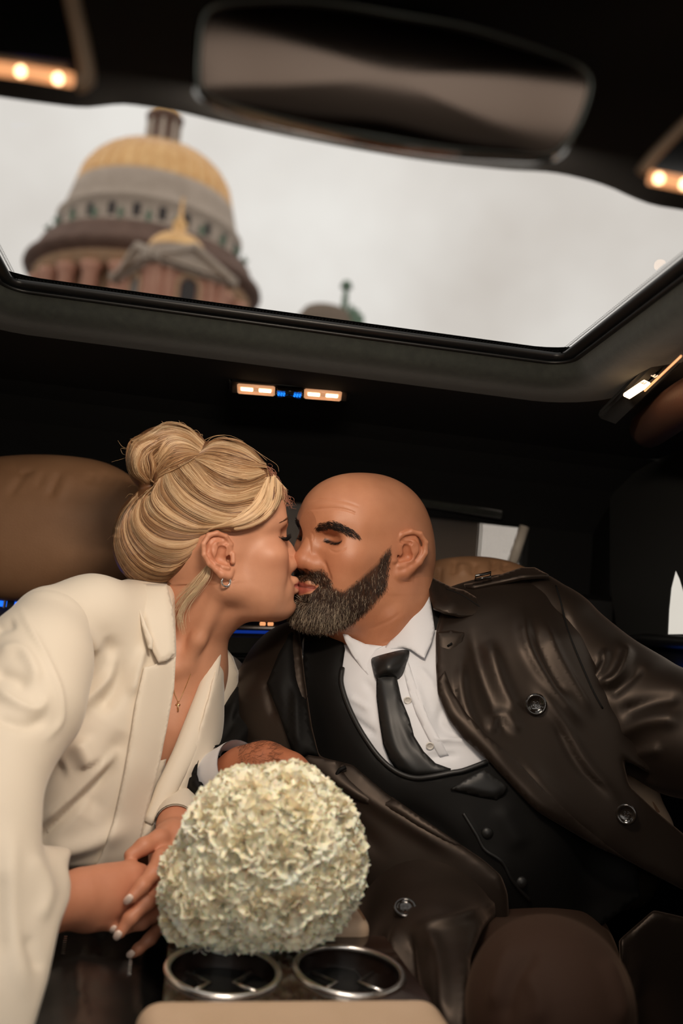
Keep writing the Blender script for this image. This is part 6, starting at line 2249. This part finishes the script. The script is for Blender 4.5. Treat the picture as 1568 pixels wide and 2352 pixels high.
def bouquet():
    c = P(604, 1970, 1.075)
    t = thing('bouquet', 'round bouquet of cream white carnations resting on the centre armrest', 'bouquet', c - np.array([0, 0, .10]))
    protos = []
    for s in range(4):
        v, f = carnation_mesh(s + 3)
        me = mesh('carnation', v, f, M_petal)
        protos.append(me)
    Rv = np.stack([CR, CU, -CF], 1)
    k, N = 0, 116
    # the ball sags: narrower above, broad and flat where it rests
    out_ = resample([(491, 1799), (560, 1778), (640, 1772), (710, 1782), (766, 1812), (800, 1862), (826, 1930), (834, 1990), (826, 2060), (792, 2115), (745, 2155), (690, 2172), (600, 2174), (500, 2170), (440, 2165), (392, 2160), (372, 2108), (365, 2065), (375, 2019), (399, 1974), (415, 1932), (437, 1885), (453, 1837)], 120, closed=True) - (602, 1985)
    an_ = np.arctan2(-out_[:, 1], out_[:, 0])
    so = np.argsort(an_)
    rad_ = lambda th: np.interp(th, an_[so], np.hypot(out_[:, 0], out_[:, 1])[so], period=2 * np.pi)
    ax = np.array([pr(190, 1.075), pr(164, 1.075), .082])
    for i in range(N):
        z = 1 - 2 * (i + .5) / N
        if z < -.55:
            continue
        a = (i * 2.39996 + math.pi) % (2 * math.pi) - math.pi
        rr = math.sqrt(1 - z * z)
        d = np.array([rr * math.cos(a), rr * math.sin(a), z])
        R_ = pr(rad_(a) - 40, 1.075) * rr ** .9
        p = np.array([R_ * math.cos(a), R_ * math.sin(a), .082 * z]) * (1 + RNG.uniform(-.05, .03))
        nrm = Rv @ (d / ax)
        nrm /= np.linalg.norm(nrm)
        R = frame_of(nrm, np.cross(nrm, RNG.normal(0, 1, 3)))
        o = protos[k] if k < 4 else protos[k % 4].copy()
        if k >= 4:
            COL.objects.link(o)
        o.parent = t
        o.matrix_parent_inverse = Matrix.Identity(4)
        m = np.eye(4)
        m[:3, :3] = R * RNG.uniform(1.0, 1.28)
        m[:3, 3] = Rv @ p + c - np.array(t.location)
        o.matrix_basis = Matrix(m.tolist())
        k += 1
    # green stems bound under the ball
    st = []
    base = c - CF * -.06 - np.array([0, 0, .02])
    v, f = tube([base, base + CF * .05 + np.array([.03, 0, -.03]), base + CF * .12 + np.array([.07, 0, -.03])], .016, 16)
    mesh('wrapped_stems', v, f, mat('ribbon', srgb(226, 214, 196), .4), t)
    F = Field(c - .14, c + .14, .006)
    F.add(ell(c, ax * .72, Rv))
    v, f = F.mesh(2)
    mesh('inner_petals', v, f, M_petal, t)
    return t


bouquet()


# ------------------------------------------------------------------ outside
M_gold_leaf = mat('gilded_copper', (0.95, 0.62, 0.30), 0.40, metal=0.75, noise=(.6, (0.78, 0.46, 0.20), 0.25))
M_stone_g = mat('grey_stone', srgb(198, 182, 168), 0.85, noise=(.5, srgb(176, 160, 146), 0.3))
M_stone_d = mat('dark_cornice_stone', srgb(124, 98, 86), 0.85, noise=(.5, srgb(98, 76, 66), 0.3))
M_stone_p = mat('pink_granite', srgb(218, 166, 142), 0.7, noise=(.4, srgb(196, 142, 120), 0.3))
M_stone_t = mat('tan_stone', srgb(206, 172, 140), 0.85, noise=(.5, srgb(186, 152, 120), 0.3))
M_green = mat('verdigris_bronze', srgb(110, 134, 114), 0.7)
M_dark_w = mat('dark_window', srgb(40, 30, 28), 0.4)


def statue(c, h, parent, name='statue'):
    """a standing winged figure"""
    s = h / 6.0
    v1, f1 = tube([(0, 0, 0), (0, 0, 1.2), (0, 0, 2.6), (0, 0, 4.0), (0, 0, 4.6)], [1.0, .8, .75, .95, .3], 10)
    v2, f2 = lathe([(0, 4.5), (.38, 4.7), (.5, 5.1), (.38, 5.5), (0, 5.7)], 10)
    ps = [(v1, f1), (v2, f2)]
    for q in (-1, 1):
        ps.append(tube([(q * .6, 0, 4.0), (q * 1.3, .1, 3.2), (q * 1.6, -.3, 3.8)], [.3, .25, .18], 8))
        ps.append(box((q * 1.1, .5, 3.6), (.5, .12, 1.3), frame_of((0, 1, 0), (1, 0, q * .5)), .05))
    v, f = join(*ps)
    return mesh(name, v * s + c, f, M_green, parent)


def cathedral():
    D = 130.0
    foot = P(324, 704, D)
    m = D / FPX                                   # metres per pixel out there
    t = thing('cathedral', 'large domed cathedral with gilded dome seen through the sunroof', 'building', foot - np.array([0, 0, 47]))
    ax = foot
    z = lambda px: px * m * 1.04                  # heights above the foot

    def ringpart(name, prof, mtl, n=96):
        v, f = lathe([(r * m, z(h)) for r, h in prof], n, ax)
        return mesh(name, v, f, mtl, t)
    ringpart('drum', [(205, -420), (205, 30), (0, 30)], M_stone_t)
    for i in range(24):
        a = 2 * np.pi * (i + .5) / 24
        c = ax + np.array([math.cos(a), math.sin(a), 0]) * 232 * m
        v, f = lathe([(21 * m, z(-420)), (17 * m, z(-10)), (22 * m, z(-4)), (24 * m, z(6)), (0, z(6))], 16, c)
        mesh('column', v, f, M_stone_p, t)
        if i % 2 == 0:
            c2 = ax + np.array([math.cos(a + .13), math.sin(a + .13), 0]) * 206 * m
            R = frame_of((math.cos(a + .13), math.sin(a + .13), 0), (-math.sin(a + .13), math.cos(a + .13), 0))
            v, f = box((0, z(-140), 0), (13 * m, z(90), 2 * m), bev=.2)
            mesh('drum_window', v @ R.T + c2, f, M_dark_w, t, False)
    ringpart('entablature', [(200, 8), (240, 8), (242, 26), (246, 28), (246, 34), (215, 34)], M_stone_t)
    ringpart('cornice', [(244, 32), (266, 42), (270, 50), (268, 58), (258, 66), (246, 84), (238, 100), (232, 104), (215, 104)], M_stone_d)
    ringpart('attic', [(228, 100), (216, 106), (208, 112), (207, 160), (212, 164), (212, 170), (202, 174), (198, 190), (190, 220), (184, 240), (0, 240)], M_stone_g)
    for i in range(24):
        a = 2 * np.pi * (i + .25) / 24
        c = ax + np.array([math.cos(a), math.sin(a), 0]) * 226 * m + np.array([0, 0, z(102)])
        statue(c, 34 * m, t)
    for i in range(24):
        a = 2 * np.pi * (i + .75) / 24
        R = frame_of((math.cos(a), math.sin(a), 0), (-math.sin(a), math.cos(a), 0))
        v, f = box((0, z(136), 0), (9 * m, z(15), 2 * m), bev=.15)
        mesh('attic_window', v @ R.T + ax + np.array([math.cos(a), math.sin(a), 0]) * 207 * m, f, M_dark_w, t, False)
    prof = [(184, 238), (183, 246)] + [(178 * math.cos(q) ** .92, 246 + 122 * math.sin(q)) for q in np.linspace(0.02, 1.38, 16)] + [(0, 368)]
    ringpart('dome', prof, M_gold_leaf)
    for i in range(32):
        a = 2 * np.pi * i / 32
        v, f = tube([ax + np.array([math.cos(a) * r * m * 1.003, math.sin(a) * r * m * 1.003, z(h)]) for r, h in prof[1:-1]], 2.0 * m, 6)
        mesh('dome_rib', v, f, M_gold_leaf, t)
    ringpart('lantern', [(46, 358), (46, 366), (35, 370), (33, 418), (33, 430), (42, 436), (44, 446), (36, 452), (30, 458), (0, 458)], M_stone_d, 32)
    for i in range(8):
        a = 2 * np.pi * i / 8
        v, f = lathe([(6 * m, z(368)), (5 * m, z(430)), (0, z(431))], 10, ax + np.array([math.cos(a), math.sin(a), 0]) * 36 * m)
        mesh('lantern_column', v, f, M_stone_g, t)
    ringpart('lantern_cap', [(36, 452), (36, 460), (28, 472), (14, 482), (6, 488), (4, 502), (0, 504)], M_gold_leaf, 32)

    # the bell turret in front of the drum
    D2 = 104.0
    k = D2 / FPX
    o = P(386, 733, D2)
    t2 = thing('bell_turret', 'small pedimented turret with gilded cupola in front of the great dome', 'building', o - np.array([0, 0, 30]))
    ang = math.radians(28)
    R = np.array([[math.cos(ang), -math.sin(ang), 0], [math.sin(ang), math.cos(ang), 0], [0, 0, 1]])
    H = 106 * k
    put = lambda v: np.asarray(v) @ R.T + o
    a = H * .80
    v, f = box((0, 0, -20), (a, a, 20 + 88 * k), bev=.1)
    mesh('body', put(v), f, M_stone_p, t2, False)
    for rot in range(4):
        q = math.radians(90 * rot)
        Q = np.array([[math.cos(q), -math.sin(q), 0], [math.sin(q), math.cos(q), 0], [0, 0, 1]])
        # gable: pediment block with raking cornices
        w, hh, y = H * 1.06, 52 * k, -a * 1.06
        v = np.array([(-w, y, 92 * k), (w, y, 92 * k), (0, y, 92 * k + hh), (-w, 0, 92 * k), (w, 0, 92 * k), (0, 0, 92 * k + hh)])
        mesh('gable', put(v @ Q.T), [(0, 1, 2), (3, 5, 4), (0, 2, 5, 3), (1, 4, 5, 2), (0, 3, 4, 1)], M_stone_g, t2, False)
        for s in (-1, 1):
            R3 = frame_of((0, -1, 0), (s * w, 0, hh))
            v, f = box((0, 0, 0), (math.hypot(w, hh) / 2 * 1.06, 7 * k, 8 * k), R3, .1)
            mesh('raking_cornice', put((v + (s * -w / 2, y - 5 * k, 92 * k + hh / 2 + 4 * k)) @ Q.T), f, M_stone_g, t2, False)
        v, f = box((0, y - 3 * k, 90 * k), (w * 1.02, 8 * k, 6 * k), bev=.1)
        mesh('cornice', put(v @ Q.T), f, M_stone_g, t2, False)
        n_ = 20
        ar = [(-18 * k, -120 * k)] + [(18 * k * -math.cos(z_), 52 * k + 20 * k * math.sin(z_)) for z_ in np.linspace(0, math.pi, n_)] + [(18 * k, -120 * k)]
        p = np.array([(x, -a - .25, zz) for x, zz in ar])
        v = np.concatenate([p, p + (0, .6, 0)])
        n2 = len(p)
        mesh('arched_window', put(v @ Q.T), [tuple(range(n2)), tuple(range(n2, 2 * n2))[::-1]] + [(i, (i + 1) % n2, n2 + (i + 1) % n2, n2 + i) for i in range(n2)], M_dark_w, t2, False)
        ring = [(28 * k * -math.cos(z_), -a - .2, 52 * k + 28 * k * math.sin(z_)) for z_ in np.linspace(0, math.pi, 16)]
        v, f = tube([(-28 * k, -a - .2, -120 * k)] + ring + [(28 * k, -a - .2, -120 * k)], 5 * k, 8)
        mesh('arch_moulding', put(v @ Q.T), f, M_stone_t, t2)
        for s in (-1, 1):
            for e in (.62, .95):
                v, f = lathe([(9 * k, -160 * k), (8 * k, 74 * k), (11 * k, 82 * k), (0, 83 * k)], 14, (s * a * e, -a * 1.02, 0))
                mesh('column', put(v @ Q.T), f, M_stone_p, t2)
    v, f = lathe([(66 * k, 120 * k), (66 * k, 152 * k), (70 * k, 156 * k), (66 * k, 160 * k)], 40)
    mesh('cupola_base', put(v), f, M_stone_g, t2)
    v, f = lathe([(68 * k, 158 * k)] + [(66 * k * math.cos(q), 160 * k + 46 * k * math.sin(q)) for q in np.linspace(0, 1.3, 10)] + [(16 * k, 208 * k), (15 * k, 226 * k), (18 * k, 230 * k), (10 * k, 240 * k), (5 * k, 250 * k), (3 * k, 296 * k), (0, 297 * k)], 40)
    mesh('cupola', put(v), f, M_gold_leaf, t2)

    # the corner of another roof with its bronze group
    D3 = 85.0
    k = D3 / FPX
    o = P(765, 782, D3)
    t3 = thing('roof_sculpture', 'dark roof corner with a green bronze figure against the sky', 'sculpture', o)
    v, f = lathe([(72 * k, -60 * k), (70 * k, 10 * k), (60 * k, 44 * k), (44 * k, 66 * k), (30 * k, 72 * k), (0, 74 * k)], 24)
    mesh('roof', v * (1.1, .6, 1.15) + o - CR * 22 * k, f, mat('slate', srgb(128, 112, 98), .8), t3)
    for i, (dx, h, w) in enumerate(((18, 128, 9), (46, 74, 12), (58, 62, 10), (0, 82, 10), (34, 84, 9))):
        v, f = tube([(0, 0, 0), (0, 0, h * k * .5), (0, 0, h * k * .8), (0, 0, h * k)], [w * k * 1.3, w * k, w * k * .8, w * k * .55], 10)
        mesh('figure', v + o + CR * dx * k, f, M_green, t3)
    v, f = lathe([(0, 120 * k), (14 * k, 126 * k), (13 * k, 134 * k), (8 * k, 142 * k), (0, 146 * k)], 14)
    mesh('capital', v + o + CR * 18 * k, f, M_green, t3)
    # street behind the rear window
    v, f = box((0, 150, -1.0), (220, 260, .3))
    struct('ground', v, f, mat('asphalt', srgb(70, 68, 65), .9, noise=(.3, srgb(55, 54, 52), .3)))
    b = thing('street_house', 'dim brown house front seen through the rear window blind', 'building', (3.0, 14, -.7))
    v, f = box((1.2, 14, .9), (2.05, 2, 1.9), bev=.05)
    mesh('facade', v, f, mat('brown_render', srgb(88, 72, 58), .9), b, False)
    v, f = join((np.array([(-.95, 11.6, 2.8), (3.3, 11.6, 2.8), (3.3, 16.4, 2.8), (-.95, 16.4, 2.8), (.4, 14, 3.5)]), [(0, 1, 4), (1, 2, 4), (2, 3, 4), (3, 0, 4), (0, 3, 2, 1)]))
    mesh('roof', v, f, mat('roof_tin', srgb(60, 52, 46), .6), b, False)


cathedral()
